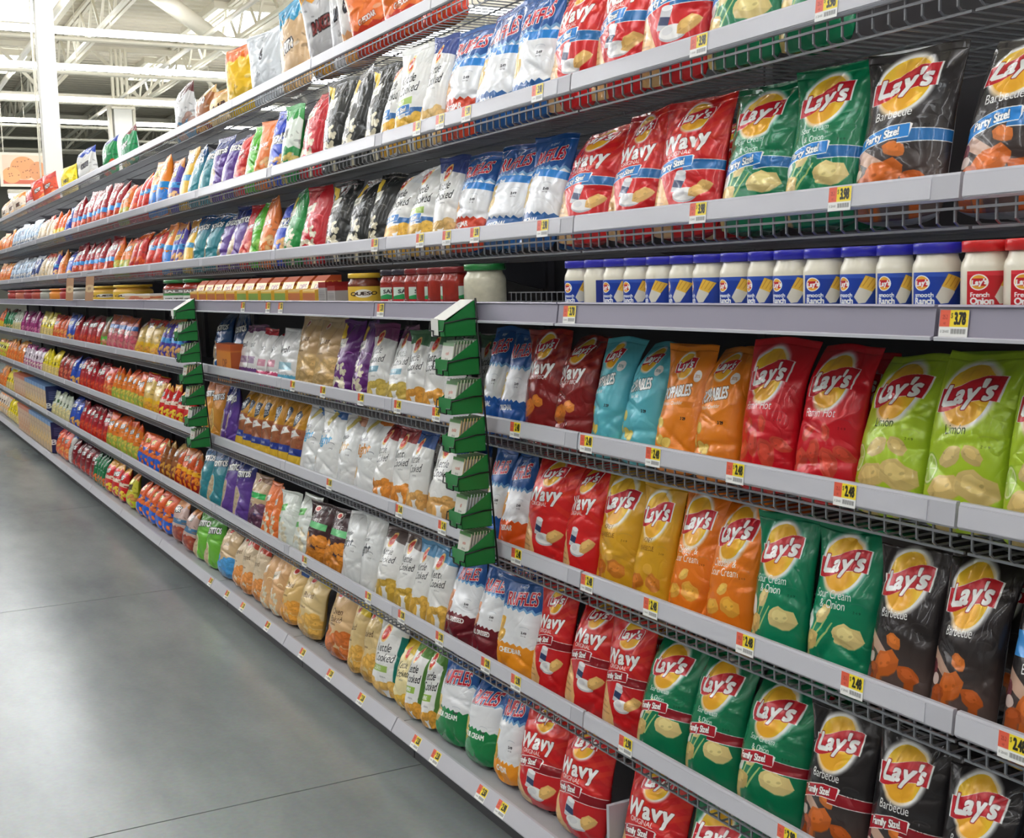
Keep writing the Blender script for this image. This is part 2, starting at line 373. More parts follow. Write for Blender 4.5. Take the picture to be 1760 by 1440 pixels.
class Cv:
    """canvas; x 0..1 across, y 0..1 up, sizes in heights"""
    def __init__(s, w, h, col):
        s.w, s.h = w*2, h*2
        s.a = np.empty((s.h, s.w, 3), np.float32); s.a[:] = np.array(col)/255.
        s.rnd = random.Random(7)
    def put(s, m, x0, y0, col, al=1.0):
        H, W = m.shape
        v = s.a[y0:y0+H, x0:x0+W]; mm = (m.astype(np.float32)*al)[:, :, None]
        v += mm*(np.array(col, np.float32)/255.-v)
    def bb(s, xs, ys, pad=1):
        return (max(0, int(min(xs))-pad), max(0, int(min(ys))-pad), min(s.w, int(max(xs))+pad+2), min(s.h, int(max(ys))+pad+2))
    def poly(s, pts, col, al=1.0):
        p = np.array([(x*s.w, (1-y)*s.h) for x, y in pts])
        x0, y0, x1, y1 = s.bb(p[:, 0], p[:, 1])
        if x1 <= x0 or y1 <= y0: return s
        e = np.stack([p, np.roll(p, -1, 0)], 1)
        s.put(evenodd(e, x0, y0, x1, y1), x0, y0, col, al); return s
    def rect(s, x0, y0, x1, y1, col, al=1.0): return s.poly([(x0, y0), (x1, y0), (x1, y1), (x0, y1)], col, al)
    def ell(s, cx, cy, rx, ry, col, rot=0, soft=0, al=1.0):
        R = max(rx, ry)*s.h*(1+soft)+2; X = cx*s.w; Y = (1-cy)*s.h
        x0, y0, x1, y1 = s.bb((X-R, X+R), (Y-R, Y+R))
        if x1 <= x0 or y1 <= y0: return s
        gx, gy = np.meshgrid(np.arange(x0, x1)+.5-X, np.arange(y0, y1)+.5-Y)
        c, t = math.cos(rot), math.sin(rot)
        q = np.sqrt(((gx*c-gy*t)/(rx*s.h))**2+((gx*t+gy*c)/(ry*s.h))**2)
        m = np.clip((1+soft-q)/max(soft, 1e-6), 0, 1) if soft else (q < 1)
        s.put(np.asarray(m, np.float32), x0, y0, col, al); return s
    def grad(s, y0, y1, c0, c1):
        a, b = int((1-y1)*s.h), int((1-y0)*s.h)
        t = np.linspace(1, 0, b-a)[:, None, None]
        s.a[a:b] = (np.array(c0)*(1-t)+np.array(c1)*t)/255.; return s
    def zig(s, y, amp, n, col, up=False, slope=0.0):
        p = [(0, 1 if up else 0)]
        for i in range(2*n+1): p.append((i/(2*n), y+slope*(i/(2*n)-.5)+(amp if i % 2 else -amp)))
        p.append((1, 1 if up else 0)); return s.poly(p, col)
    def text(s, t, cx, cy, h, col, rot=0, shear=0, bold=0, sx=1.0, out=None, out2=None, left=False):
        e, wd = text_edges(t)
        if not len(e): return s
        e = e.copy()
        e[:, :, 0] = (e[:, :, 0]-(0 if left else wd/2))*sx+e[:, :, 1]*shear
        e[:, :, 1] -= .5
        k = h*s.h; c, q = math.cos(rot), math.sin(rot)
        px = cx*s.w+k*(e[:, :, 0]*c-e[:, :, 1]*q); py = (1-cy)*s.h-k*(e[:, :, 0]*q+e[:, :, 1]*c)
        ee = np.stack([px, py], -1)
        pad = int(2+(bold+(out[0] if out else 0)+(out2[0] if out2 else 0))*k)
        x0, y0, x1, y1 = int(px.min())-pad, int(py.min())-pad, int(px.max())+pad+1, int(py.max())+pad+1
        m = dilate(evenodd(ee, x0, y0, x1, y1), bold*k)
        def st(mm, col):
            a0, b0 = max(0, x0), max(0, y0); a1, b1 = min(s.w, x1), min(s.h, y1)
            if a1 > a0 and b1 > b0: s.put(mm[b0-y0:b1-y0, a0-x0:a1-x0], a0, b0, col)
        if out:
            mo = dilate(m, max(1, out[0]*k))
            if out2: st(dilate(mo, max(1, out2[0]*k)), out2[1])
            st(mo, out[1])
        st(m, col); return s
    def chip(s, cx, cy, r, rot=0, col=(232, 190, 96), asp=.62):
        d = [v*.78 for v in col]; l = [min(255, v*1.12+8) for v in col]
        R = s.rnd; pts = []
        for k in range(14):
            t = 2*PI*k/14; rr = r*(1+R.uniform(-.13, .13))
            x, y = rr*math.cos(t), rr*asp*math.sin(t)
            pts.append((x*math.cos(rot)-y*math.sin(rot), x*math.sin(rot)+y*math.cos(rot)))
        A = s.h/s.w
        s.poly([(cx+x*A, cy+y) for x, y in pts], col)
        m = [v*.88 for v in col]
        s.poly([(cx+x*.95*A+.05*r, cy+y*.9-.10*r) for x, y in pts[7:]+pts[:1]], m, .55)
        s.poly([(cx+x*.55*A-.12*r, cy+y*.55+.12*r) for x, y in pts], l, .55)
        for k in range(2):
            t = R.uniform(0, 6.3); q = R.uniform(.2, .8)*r
            s.ell(cx+q*math.cos(t)*A, cy+q*math.sin(t)*asp, .10*r, .06*r, d, t, .4, .5)
        return s
    def chips(s, y0, y1, n, r, col, x0=0.05, x1=.95):
        for i in range(n):
            s.chip(s.rnd.uniform(x0, x1), s.rnd.uniform(y0, y1), r*s.rnd.uniform(.75, 1.2), s.rnd.uniform(-.9, .9), col)
        return s
    def corn(s, y0, y1, n, r, x0=.05, x1=.95, col=(240, 232, 205)):
        for i in range(n):
            x, y = s.rnd.uniform(x0, x1), s.rnd.uniform(y0, y1)
            for k in range(4): s.ell(x+s.rnd.uniform(-1, 1)*r, y+s.rnd.uniform(-1, 1)*r*.6, r*.62, r*.55, [v-k*9 for v in col])
        return s
    def image(s, name, back, strip=None):
        a = s.a.reshape(s.h//2, 2, s.w//2, 2, 3).mean((1, 3))
        H, W = a.shape[:2]
        sw = max(4, W//8)
        b = np.empty((H, sw, 3), np.float32); b[:] = np.array(back)/255.
        a = np.concatenate([a, b], 1)[::-1]
        px = np.ones((H, W+sw, 4), np.float32); px[:, :, :3] = a
        im = bpy.data.images.new(name, W+sw, H)
        im.pixels.foreach_set(np.ascontiguousarray(px).ravel()); im.update(); im.pack()
        return im, W/(W+sw)

WH = (248, 248, 246)
def lays(c, cx=.5, cy=.69, s=.36, glow=WH, ball=(247, 200, 52), low=(238, 160, 44)):
    A = c.h/c.w
    if glow: c.ell(cx, cy, s*.50, s*.58, glow, .12, .16)
    c.ell(cx, cy, s*.46, s*.54, ball, .12); c.ell(cx+.03, cy+.3*s, s*.24, s*.16, (240, 176, 60), .12, .5, .6)
    c.ell(cx-.02, cy-.30*s, s*.27, s*.22, low, .12, .5, .6)
    def ban(k, col):
        top = []; bot = []
        for i in range(13):
            t = i/12-.5
            w = .055*math.sin(t*6.0+.4)
            top.append((cx+t*s*1.12*A*k, cy+s*(.22*t+.21+w)+.012*(k-1)*8*s)); bot.append((cx+t*s*1.12*A*k, cy+s*(.20*t-.20+w)-.012*(k-1)*8*s))
        c.poly(top+bot[::-1], col)
    ban(1.07, WH); ban(1.0, (200, 28, 44))
    c.text("Lay's", cx-.01, cy+.02*s, s*.33, WH, .15, .26, .055, .98, (.05, (150, 20, 36)))
    c.poly([(cx-.47*s*A, cy-.19*s), (cx-.16*s*A, cy-.15*s), (cx-.12*s*A, cy-.20*s), (cx-.42*s*A, cy-.25*s)], WH)
    return c
def ribbon(c, y, col, txt, dk=None, h=.085):
    dk = dk or [v*.8 for v in col]
    c.poly([(.55, y+.045), (1, y+.035), (1, y+.035-h), (.55, y-h+.03)], WH); c.poly([(.55, y+.040), (1, y+.030), (1, y+.040-h), (.55, y-h+.036)], dk)
    up = [(0, y-.015), (.2, y+.035), (.45, y+.075), (.66, y+.08)]
    lo = [(.66, y+.08-h*1.15), (.45, y+.07-h*1.15), (.2, y+.03-h*1.15), (0, y-.02-h*1.15)]
    c.poly(up+[(.69, y+.07)]+lo, WH)
    c.poly([(a, b-.006) for a, b in up]+[(a, b+.006) for a, b in lo], col)
    c.text(txt, .35, y+.008, h*.62, WH, .17, .12, .05, .80, (.07, [v*.6 for v in col])); return c
def p_lays(base, flav, tcol=WH, art=None, rib=None, base2=None, ly=.70, ls=.37, fy=.46, fh=.064, seal=None):
    def f(w, h):
        c = Cv(w, h, base)
        if base2: c.grad(0, .35, base2, base)
        if art: art(c)
        lays(c, .47, ly, ls)
        for i, t in enumerate(flav): c.text(t, .44 + .02*i, fy-.075*i, fh, tcol, .05, 0, .016, .80)
        if rib: ribbon(c, *rib)
        c.ell(.8, fy-.05, .06, .022, [min(255, v*.85+20) for v in base]).ell(.8, fy-.056, .055, .020, base)
        c.text('2 4 9', .8, fy-.1, .018, [v*.45 for v in base], 0, 0, .05)
        return c
    return f
def a_onion(c):
    A = c.h/c.w
    c.ell(.13, .22, .05, .08, (225, 232, 226), 0, .3)
    for x, y, x2, y2 in ((.2, .03, .42, .28), (.16, .02, .3, .3), (.3, .04, .5, .25)):
        c.poly([(x, y), (x+.04, y), (x2+.02, y2), (x2, y2)], (166, 196, 120))
    c.chip(.36, .30, .09, 1.0, (226, 205, 140)); c.chip(.70, .17, .14, -.1, (230, 208, 140)); c.chip(.18, .08, .12, .5, (214, 186, 116))
def a_bbq(c):
    c.grad(0, .36, (92, 76, 72), (40, 36, 37))
    c.poly([(0, .34), (.06, .33), (.55, .14), (.5, .08), (0, .24)], (196, 160, 140)); c.ell(.07, .18, .05, .07, (120, 60, 66)); c.ell(.12, .12, .05, .04, (215, 196, 188))
    c.chip(.52, .27, .085, -.3, (206, 112, 44)); c.chip(.42, .1, .15, .35, (204, 104, 40)); c.chip(.75, .06, .09, -.3, (190, 92, 36)); c.chip(.2, .04, .08, .2, (170, 80, 34))
def a_flamin(c):
    for x, y, r in ((.18, .1, .12), (.45, .16, .11), (.68, .1, .12), (.3, .3, .075), (.6, .32, .07), (.85, .18, .08)): c.chip(x, y, r, x*3, (214, 74, 54))
def a_lime(c):
    c.ell(.13, .19, .085, .11, (150, 190, 60)); c.ell(.13, .19, .075, .10, (222, 234, 170)); c.ell(.13, .19, .062, .085, (176, 208, 96))
    for k in range(6):
        t = k*PI/3; c.poly([(.13, .19), (.13+.09*math.cos(t), .19+.085*math.sin(t)), (.13+.09*math.cos(t+.1), .19+.085*math.sin(t+.1))], (232, 240, 190))
    c.chip(.38, .07, .15, .2, (222, 192, 120)); c.chip(.72, .10, .16, -.35, (226, 198, 126)); c.chip(.42, .28, .10, .6, (224, 198, 130)); c.chip(.68, .30, .085, -.5, (220, 192, 120))
def a_ched(c):
    c.chip(.3, .08, .11, .2, (240, 176, 66)); c.chip(.65, .11, .12, -.3, (238, 170, 60)); c.chip(.5, .24, .07, .6, (244, 190, 90))
def a_honey(c):
    c.chip(.3, .07, .12, .2, (206, 120, 40)); c.chip(.68, .09, .12, -.3, (210, 128, 44)); c.ell(.55, .2, .07, .05, (232, 176, 60))
def p_wavy(base, quilt, sub, rib=None, ly=.82, cup=True, chipc=(226, 180, 120), orange=False):
    def f(w, h):
        c = Cv(w, h, base)
        for k in range(6):
            y = .38+.11*k; c.poly([(0, y-.12), (1, y+.28), (1, y+.33), (0, y-.07)], quilt, .55)
        for k in range(4):
            y = .5+.16*k; c.poly([(.3, y+.2), (1, y-.12), (1, y-.06), (.3, y+.26)], quilt, .35)
        lays(c, .5, ly, .24)
        c.text('Wavy', .46, ly-.23, .135, WH, .12, .10, .055, .92, (.03, [v*.6 for v in base]))
        c.text(sub, .42, ly-.335, .04, WH, .08, 0, .02)
        if rib: ribbon(c, *rib)
        if orange:
            c.chip(.36, .16, .15, .4, (216, 120, 40)); c.chip(.62, .25, .09, -.4, (222, 130, 48))
        else:
            c.poly([(0, 0), (.46, 0), (.36, .12), (.2, .30), (.06, .36), (0, .37)], chipc); 
            for k in range(5): c.poly([(0, .04+.065*k), (.36-.055*k, .02+.055*k), (.36-.055*k, .035+.055*k), (0, .06+.065*k)], [v*.84 for v in chipc])
            c.poly([(.40, .18), (.55, .16), (.60, .33), (.44, .35)], (206, 208, 214)); c.poly([(.415, .22), (.565, .20), (.58, .26), (.43, .28)], (44, 60, 100)); c.ell(.52, .335, .055, .022, (244, 244, 246), -.1)
            c.ell(.62, .135, .115, .058, (190, 192, 198)); c.ell(.62, .15, .115, .055, (242, 242, 240)); c.chip(.80, .19, .095, .7, (230, 184, 110)); c.ell(.56, .16, .05, .03, (222, 222, 224))
        return c
    return f
def p_ruf(bottom, btxt, top=(34, 88, 158), rib=None, mid=(236, 238, 242), art=(226, 188, 100), y1=.60, y0=.2):
    def f(w, h):
        c = Cv(w, h, mid)
        c.zig(y1, .018, 7, (120, 170, 214), True); c.zig(y1+.03, .018, 7, top, True)
        c.zig(y0, .014, 8, bottom)
        c.text('RUFFLES', .54, .76, .15, (190, 20, 44), .14, .10, .022, .53, (.04, WH), (.03, (16, 34, 90)))
        c.text('Ridged', .5, .90, .03, WH, .1, .1, .03)
        if rib:
            c.poly([(0, .47), (.35, .53), (1, .50), (1, .58), (.35, .61), (0, .55)], rib[0]); c.text(rib[1], .28, .535, .05, WH, .12, .1, .05, .75)
        c.chip(.17, .40, .13, 1.2, art); c.chip(.24, .29, .10, .9, [v*.96 for v in art]); c.chip(.10, .28, .07, .2, [v*.9 for v in art])
        c.ell(.74, .44, .055, .018, (196, 202, 212)); c.ell(.74, .436, .052, .015, mid); c.text('3.49', .74, .385, .026, (60, 60, 66), 0, 0, .06); c.text('KV 08', .74, .35, .014, (90, 90, 96), 0, 0, .05)
        c.text(btxt, .5, y0-.08, .055, WH, .06, 0, .05, .78); return c
    return f
def p_ket(top, label=None, chip=(228, 168, 60), base=(236, 236, 234), rib=None, side=None, words=('Kettle', 'Cooked'), tcol=(40, 40, 44)):
    def f(w, h):
        c = Cv(w, h, base)
        c.poly([(0, 1), (1, 1), (1, .76), (.7, .78), (.3, .82), (0, .80)], top)
        if side: c.rect(.86, 0, 1, .8, side)
        c.ell(.45, .79, .075, .115, (240, 196, 120)); c.ell(.45, .79, .06, .085, (204, 60, 50)); c.text("Lay's", .45, .79, .05, WH, .3, .2, .05, .8)
        c.text(words[0], .47, .61, .10, tcol, .12, .22, .018, .78); c.text(words[1], .53, .49, .10, tcol, .12, .22, .018, .78)
        if label: c.poly([(.05, .36), (.72, .40), (.72, .32), (.05, .28)], label[0]); c.text(label[1], .38, .34, .045, WH, .08, 0, .04, .8)
        if rib: ribbon(c, *rib)
        c.text('ORIGINAL', .6, .40 if not label else .25, .02, (120, 120, 124), .05, 0, .02)
        c.chips(.0, .17, 16, .10, chip); return c
    return f
def p_light(tint, word='light', top=None, corner=None):
    def f(w, h):
        c = Cv(w, h, (232, 234, 234))
        if top: c.poly([(.3, 1), (1, 1), (1, .85), (.75, .84)], top)
        c.poly([(.45, .98), (.62, .92), (.36, .72), (.28, .78)], corner or (214, 196, 110))
        c.text('kettle', .36, .64, .06, (60, 60, 70), .14, .2, .03); c.text(word, .42, .50, .14, tint, .12, .05, .035)
        c.ell(.7, .45, .07, .028, (120, 124, 130)); c.ell(.7, .445, .066, .024, (232, 234, 234)); c.text('3 4 8', .72, .38, .022, (70, 70, 76), 0, 0, .05)
        c.ell(.12, .15, .07, .09, (214, 170, 96)); c.rect(0, 0, .08, .25, tint); return c
    return f
def p_corn(base, lab=(238, 236, 222), word='Smartfood', sub='CHEDDAR', band=None):
    def f(w, h):
        c = Cv(w, h, base)
        if band: c.poly([(.05, .95), (.3, .9), (.42, .72), (.2, .7)], band)
        c.poly([(.02, .66), (.55, .74), (.55, .60), (.02, .52)], lab); c.text(word, .28, .63, .055, (40, 60, 44), .14, .1, .03, .62)
        c.poly([(.05, .40), (.42, .44), (.42, .34), (.05, .30)], lab); c.text(sub, .24, .37, .034, (60, 50, 44), .08, 0, .03, .7)
        c.corn(.02, .33, 20, .05, .06, .72)
        c.ell(.75, .5, .08, .035, [min(255, v+60) for v in base]); c.ell(.75, .49, .075, .03, base); return c
    return f
def p_scoop(base, top, word='TOSTITOS', win=(206, 184, 150), rib=None, tcol=WH):
    def f(w, h):
        c = Cv(w, h, base)
        c.grad(.55, .85, base, top); c.rect(0, .84, 1, 1, top)
        c.ell(.28, .20, .17, .27, [min(255, v+80) for v in base], -.25); c.ell(.28, .20, .155, .252, win, -.25)
        c.chips(.06, .36, 9, .07, [v*.93 for v in win], .12, .44)
        c.text(word, .5, .70, .105, tcol, .14, 0, .06, .66, (.09, (26, 28, 36)))
        if rib: c.rect(0, .36, 1, .46, rib); c.text('Party Size!', .4, .41, .045, WH, .05, .1, .04, .8)
        return c
    return f
def p_gen(base, top=None, word=None, wc=WH, wy=.66, band=None, low=None, blobs=None, bcol=None, wo=(30, 24, 26), wh=.11):
    def f(w, h):
        c = Cv(w, h, base)
        if low: c.zig(.33, .02, 4, low)
        if top: c.zig(.78, .03, 3, top, True)
        if band: c.rect(0, band[0], 1, band[0]+.11, band[1])
        if blobs: c.chips(.03, blobs, 10, .09, bcol)
        if word: c.text(word, .5, wy, wh, wc, .16, .15, .05, .62, (.10, wo))
        R = c.rnd
        for i in range(26): c.ell(R.random(), R.uniform(.04, .95), R.uniform(.012, .04), R.uniform(.008, .02), (lambda q: [min(255, v*q) for v in base])(R.choice((.66, .8, 1.15))), R.uniform(0, 3), .2, .7)
        c.ell(.75, .48, .05, .022, WH, 0, .3, .4)
        return c
    return f
def p_simply(tint, top):
    def f(w, h):
        c = Cv(w, h, (236, 236, 236))
        c.zig(.86, .01, 2, top, True); c.zig(.1, .01, 10, tint)
        c.text('Simple', .42, .58, .12, (50, 50, 56), .15, .2, .02, .75); c.rect(.2, .2, .8, .34, [min(255, v*.5+120) for v in tint]); c.text('rice', .5, .27, .05, WH, .05, 0, .03); return c
    return f
def p_tan(base, top, low, word, wc=(70, 48, 34), chip=(222, 160, 70), words2=None, cap=None):
    def f(w, h):
        c = Cv(w, h, base)
        c.poly([(.1, 1), (1, 1), (1, .82), (.6, .86)], top)
        if low: c.zig(.26, .02, 3, low)
        c.ell(.36, .87, .07, .06, (240, 220, 200)); c.ell(.36, .87, .05, .04, (200, 50, 46))
        c.text(word, .46, .64, .085, wc, .12, .15, .025, .8)
        if words2: c.text(words2, .46, .53, .085, wc, .12, .15, .025, .8)
        if cap: c.rect(.2, .5, .9, .62, cap)
        c.text('ORIGINAL', .4, .45, .025, wc, .05)
        c.chips(.02, .36, 22, .11, chip); c.chips(.0, .1, 8, .1, [v*.86 for v in chip]); return c
    return f
def p_pretz(w, h):
    c = Cv(w, h, (196, 140, 40))
    c.grad(.12, .5, (140, 86, 58), (170, 104, 66)); c.chips(.16, .45, 16, .055, (150, 84, 56)); c.rect(0, 0, 1, .08, (222, 182, 60)); c.rect(0, .08, 1, .19, (40, 62, 150)); c.text('Braided', .5, .135, .05, WH, .05, .1, .03, .8)
    c.poly([(.05, .44), (.6, .48), (.85, .40), (.3, .34)], (232, 230, 226)); c.text('classic', .45, .42, .03, (150, 40, 60), .05)
    c.ell(.4, .66, .2, .13, (52, 62, 78), .3); c.text('ROLD', .4, .70, .07, WH, .15, .1, .04, .8); c.text('GOLD', .42, .61, .07, WH, .15, .1, .04, .8); return c
def p_puff(base, top, word, win):
    def f(w, h):
        c = Cv(w, h, base); c.rect(0, .8, 1, 1, top); c.text(word, .5, .68, .12, WH, .14, .15, .05, .6, (.09, (30, 30, 40))); c.corn(.04, .4, 18, .05, .05, .95, win); return c
    return f
def p_pop(base, chipc, sub):
    def f(w, h):
        c = Cv(w, h, base)
        lays(c, .48, .80, .23); c.ell(.78, .70, .05, .055, (244, 240, 236)); c.text('30%', .78, .70, .028, [v*.7 for v in base], 0, 0, .04)
        c.text('POPPABLES', .45, .54, .105, WH, .16, 0, .045, .52, (.05, [v*.45 for v in base]))
        c.text(sub, .42, .43, .035, WH, .1, 0, .02); c.text('3 29', .72, .3, .025, (30, 30, 34), 0, 0, .06)
        for x, y in ((.1, .28), (.25, .24), (.14, .13), (.32, .08), (.06, .04), (.45, .06)): c.ell(x, y, .05, .06, [v*.85 for v in chipc], x*4); c.ell(x, y+.005, .042, .05, chipc, x*4)
        return c
    return f
BL = (36, 132, 214)
RD = (176, 26, 42)
# kind: (look, object name, height, back colour, painter)
K = {}
def kd(n, look, name, H, back, p): K[n] = (look, name, H, back, p)
SIL = (176, 178, 182)
kd('limon', 'lime green chip bag with lime slice', 'chip_bag', .325, (160, 196, 50), p_lays((176, 206, 48), ['Limón'], (40, 60, 20), a_lime, ly=.70, ls=.40))
kd('flamin', 'bright red hot chip bag', 'chip_bag', .33, (196, 22, 36), p_lays((212, 24, 40), ["Flamin' Hot"], WH, a_flamin, ls=.38))
kd('popped_orange', 'orange popped chip bag', 'chip_bag', .31, (230, 128, 30), p_pop((240, 138, 34), (246, 214, 110), 'White Cheddar'))
kd('popped_blue', 'turquoise popped chip bag', 'chip_bag', .31, (90, 180, 196), p_pop((96, 190, 206), (238, 216, 110), 'Sea Salt'))
kd('wavy_bbq', 'dark red wavy barbecue chip bag', 'chip_bag', .325, (120, 22, 26), p_wavy((136, 26, 28), (170, 56, 36), 'HICKORY BBQ', orange=True))
kd('ruffles_blue', 'blue and white ridged chip bag', 'chip_bag', .33, (40, 90, 160), p_ruf((34, 96, 178), 'ORIGINAL', y1=.55))
kd('kettle_green', 'white kettle chip bag with green top', 'chip_bag', .31, (226, 226, 224), p_ket((86, 130, 96), None, (232, 164, 70)))
kd('kettle_plum', 'white kettle chip bag with plum top', 'chip_bag', .325, (118, 58, 100), p_ket((126, 62, 106), ((120, 170, 190), 'SEA SALT'), (206, 180, 90), side=None))
kd('pop_purple', 'purple popcorn bag', 'popcorn_bag', .325, (92, 32, 110), p_corn((100, 38, 120), (240, 234, 226), 'Smartfood', 'CARAMEL', (236, 196, 60)))
kd('tan_multi', 'tall tan multigrain bag', 'snack_bag', .34, (206, 172, 126), p_tan((212, 178, 132), (220, 190, 150), None, 'Oven', chip=(216, 180, 120)))
kd('simply_blue', 'white rice chip bag with blue foot', 'chip_bag', .28, (226, 226, 226), p_simply((110, 190, 222), (236, 236, 236)))
kd('simply_red', 'white rice chip bag with red top', 'chip_bag', .28, (226, 226, 226), p_simply((206, 80, 120), (190, 36, 50)))
kd('simply_purple', 'white rice chip bag with purple top', 'chip_bag', .285, (226, 226, 226), p_simply((110, 70, 130), (116, 70, 106)))
kd('scoop_navy', 'navy blue tortilla chip bag', 'chip_bag', .33, (30, 70, 120), p_scoop((36, 88, 146), (24, 58, 108)))
kd('bbq_light', 'black barbecue bag with light blue band', 'chip_bag', .325, (40, 38, 40), p_lays((40, 36, 37), ['Barbecue'], WH, lambda c: (a_bbq(c), c.rect(0, .40, 1, .56, (70, 150, 220)), c.text('Lightly Salted', .5, .49, .065, WH, .06, .1, .03, .75), c.text('50% LESS SODIUM', .5, .43, .028, WH, .06, 0, .03, .8)), fy=.34, ly=.74, ls=.34))
kd('bbq', 'black barbecue chip bag', 'chip_bag', .325, SIL, p_lays((44, 39, 40), ['Barbecue'], WH, a_bbq, ls=.40))
kd('sco', 'green sour cream and onion bag', 'chip_bag', .325, (10, 120, 84), p_lays((14, 128, 90), ['Sour Cream', '& Onion'], WH, a_onion, ls=.39, fy=.46))
kd('ched_sc', 'orange cheddar and sour cream bag', 'chip_bag', .325, (222, 112, 26), p_lays((232, 122, 28), ['Cheddar &', 'Sour Cream'], WH, a_ched, ls=.40, fy=.45))
kd('gold_honey', 'golden honey barbecue chip bag', 'chip_bag', .325, (200, 148, 36), p_lays((214, 160, 36), ['HONEY', 'BARBECUE'], (110, 70, 20), a_honey, ls=.40, fh=.042))
kd('wavy_red', 'red wavy chip bag with dip cup', 'chip_bag', .33, (206, 30, 34), p_wavy((214, 34, 36), (232, 72, 40), 'ORIGINAL'))
kd('ruffles_orange', 'blue ridged chip bag with orange foot', 'chip_bag', .325, (40, 90, 160), p_ruf((238, 94, 30), 'CHEDDAR', art=(226, 150, 60), y1=.55))
kd('kettle_blue', 'white kettle chip bag with blue top', 'chip_bag', .315, (226, 226, 226), p_ket((56, 92, 158), None, (222, 170, 100)))
kd('kettle_red', 'white kettle chip bag with red top', 'chip_bag', .315, (226, 226, 226), p_ket((150, 52, 56), None, (228, 146, 60)))
kd('light_orange', 'white light chip bag with orange lettering', 'chip_bag', .33, (226, 228, 228), p_light((222, 150, 80), top=(222, 130, 60)))
kd('light_tan', 'white light chip bag with tan lettering', 'chip_bag', .32, (226, 228, 228), p_light((206, 170, 120), top=(190, 130, 96)))
kd('light_blue', 'white light chip bag with blue lettering', 'chip_bag', .315, (226, 228, 228), p_light((90, 170, 220), top=(60, 110, 180)))
kd('pretzel', 'gold and brown pretzel bag', 'pretzel_bag', .335, (196, 140, 40), p_pretz)
kd('pretzel_tan', 'gold pretzel bag with purple foot', 'pretzel_bag', .33, (196, 140, 40), p_pretz)
kd('scoop_purple', 'purple tortilla chip bag', 'chip_bag', .33, (86, 56, 140), p_scoop((96, 64, 150), (38, 54, 120)))
kd('scoop_orange', 'orange tortilla chip bag', 'chip_bag', .33, (216, 150, 60), p_scoop((222, 152, 56), (176, 96, 40), win=(214, 170, 100)))
kd('scoop_teal', 'teal tortilla chip bag', 'chip_bag', .33, (40, 120, 136), p_scoop((44, 132, 146), (28, 78, 130)))
kd('scoop_yellow', 'yellow tortilla chip bag', 'chip_bag', .36, (228, 178, 40), p_scoop((232, 184, 46), (206, 150, 40), win=(220, 196, 120), rib=(60, 150, 200)))
kd('scoop_green', 'green tortilla chip bag', 'chip_bag', .285, (100, 170, 56), p_scoop((110, 184, 60), (70, 140, 50), win=(200, 176, 130)))
kd('sky_bag', 'pale blue chip bag at the shelf end', 'chip_bag', .3, (90, 160, 206), p_lays((90, 160, 206), ['Classic'], WH, a_ched))
kd('bbq_family', 'black barbecue bag with red ribbon', 'chip_bag', .32, SIL, p_lays((40, 37, 39), ['Barbecue'], WH, a_bbq, (.31, RD, 'Family Size!'), ls=.38, fy=.45))
kd('sco_family', 'green onion chip bag with red ribbon', 'chip_bag', .32, SIL, p_lays((14, 118, 78), ['Sour Cream', '& Onion'], WH, a_onion, (.30, RD, 'Family Size!'), ls=.38, fy=.47, fh=.045))
kd('wavy_family', 'red wavy chip bag with red ribbon', 'chip_bag', .32, (186, 24, 30), p_wavy((200, 28, 34), (216, 60, 40), 'ORIGINAL', (.40, (168, 22, 36), 'Family Size!'), ly=.84))
kd('ruffles_ched', 'blue ridged cheddar chip bag with amber foot', 'chip_bag', .31, (120, 40, 50), p_ruf((236, 150, 34), 'CHEDDAR', art=(232, 176, 60), y1=.62, y0=.22))
kd('ruffles_loaded', 'blue ridged chip bag with maroon foot', 'chip_bag', .30, (70, 30, 40), p_ruf((112, 30, 40), 'ALL DRESSED', art=(222, 150, 110), y1=.64, y0=.24))
kd('kettle_sky', 'white kettle chip bag with sky blue top', 'chip_bag', .30, (226, 226, 226), p_ket((84, 150, 196), None, (224, 178, 80)))
kd('kettle_brown', 'white kettle chip bag with brown top', 'chip_bag', .30, (226, 226, 226), p_ket((106, 90, 88), None, (206, 168, 66)))
kd('light_white', 'plain white light chip bag', 'chip_bag', .30, (226, 228, 228), p_light((70, 74, 80), corner=(220, 222, 222)))
kd('pop_maroon', 'maroon and white kettle corn bag', 'popcorn_bag', .275, (210, 210, 212), p_tan((70, 44, 48), (56, 36, 40), None, 'SIMPLE', WH, (222, 140, 50), None, (110, 200, 130)))
kd('pop_whitegreen', 'white popcorn bag with green stripe', 'popcorn_bag', .27, (222, 228, 222), p_corn((226, 232, 226), (104, 190, 96), 'SKINNY', 'POP'))
kd('pop_orange', 'orange and white popcorn bag', 'popcorn_bag', .27, (236, 120, 60), p_corn((236, 124, 62), (246, 240, 232), 'SKINNY', 'POP'))
kd('tan_greencap', 'tan snack bag with green label', 'snack_bag', .275, (196, 166, 130), p_tan((206, 178, 142), (150, 110, 80), (70, 60, 110), 'veggie', WH, (110, 70, 96), None, (50, 180, 90)))
kd('ruffles_green', 'ridged chip bag with green foot', 'chip_bag', .28, (60, 120, 80), p_ruf((24, 128, 70), 'SOUR CREAM', art=(226, 190, 100), y1=.70, y0=.40))
kd('kettle_lime', 'white kettle chip bag with lime label', 'chip_bag', .285, (70, 120, 50), p_ket((90, 140, 60), ((150, 186, 80), 'JALAPENO'), (220, 160, 60), side=(84, 130, 60)))
kd('kettle_yellow', 'yellow kettle chip bag half hidden', 'chip_bag', .25, (226, 190, 70), p_ket((226, 190, 60), None, (226, 180, 70), base=(236, 222, 170)))
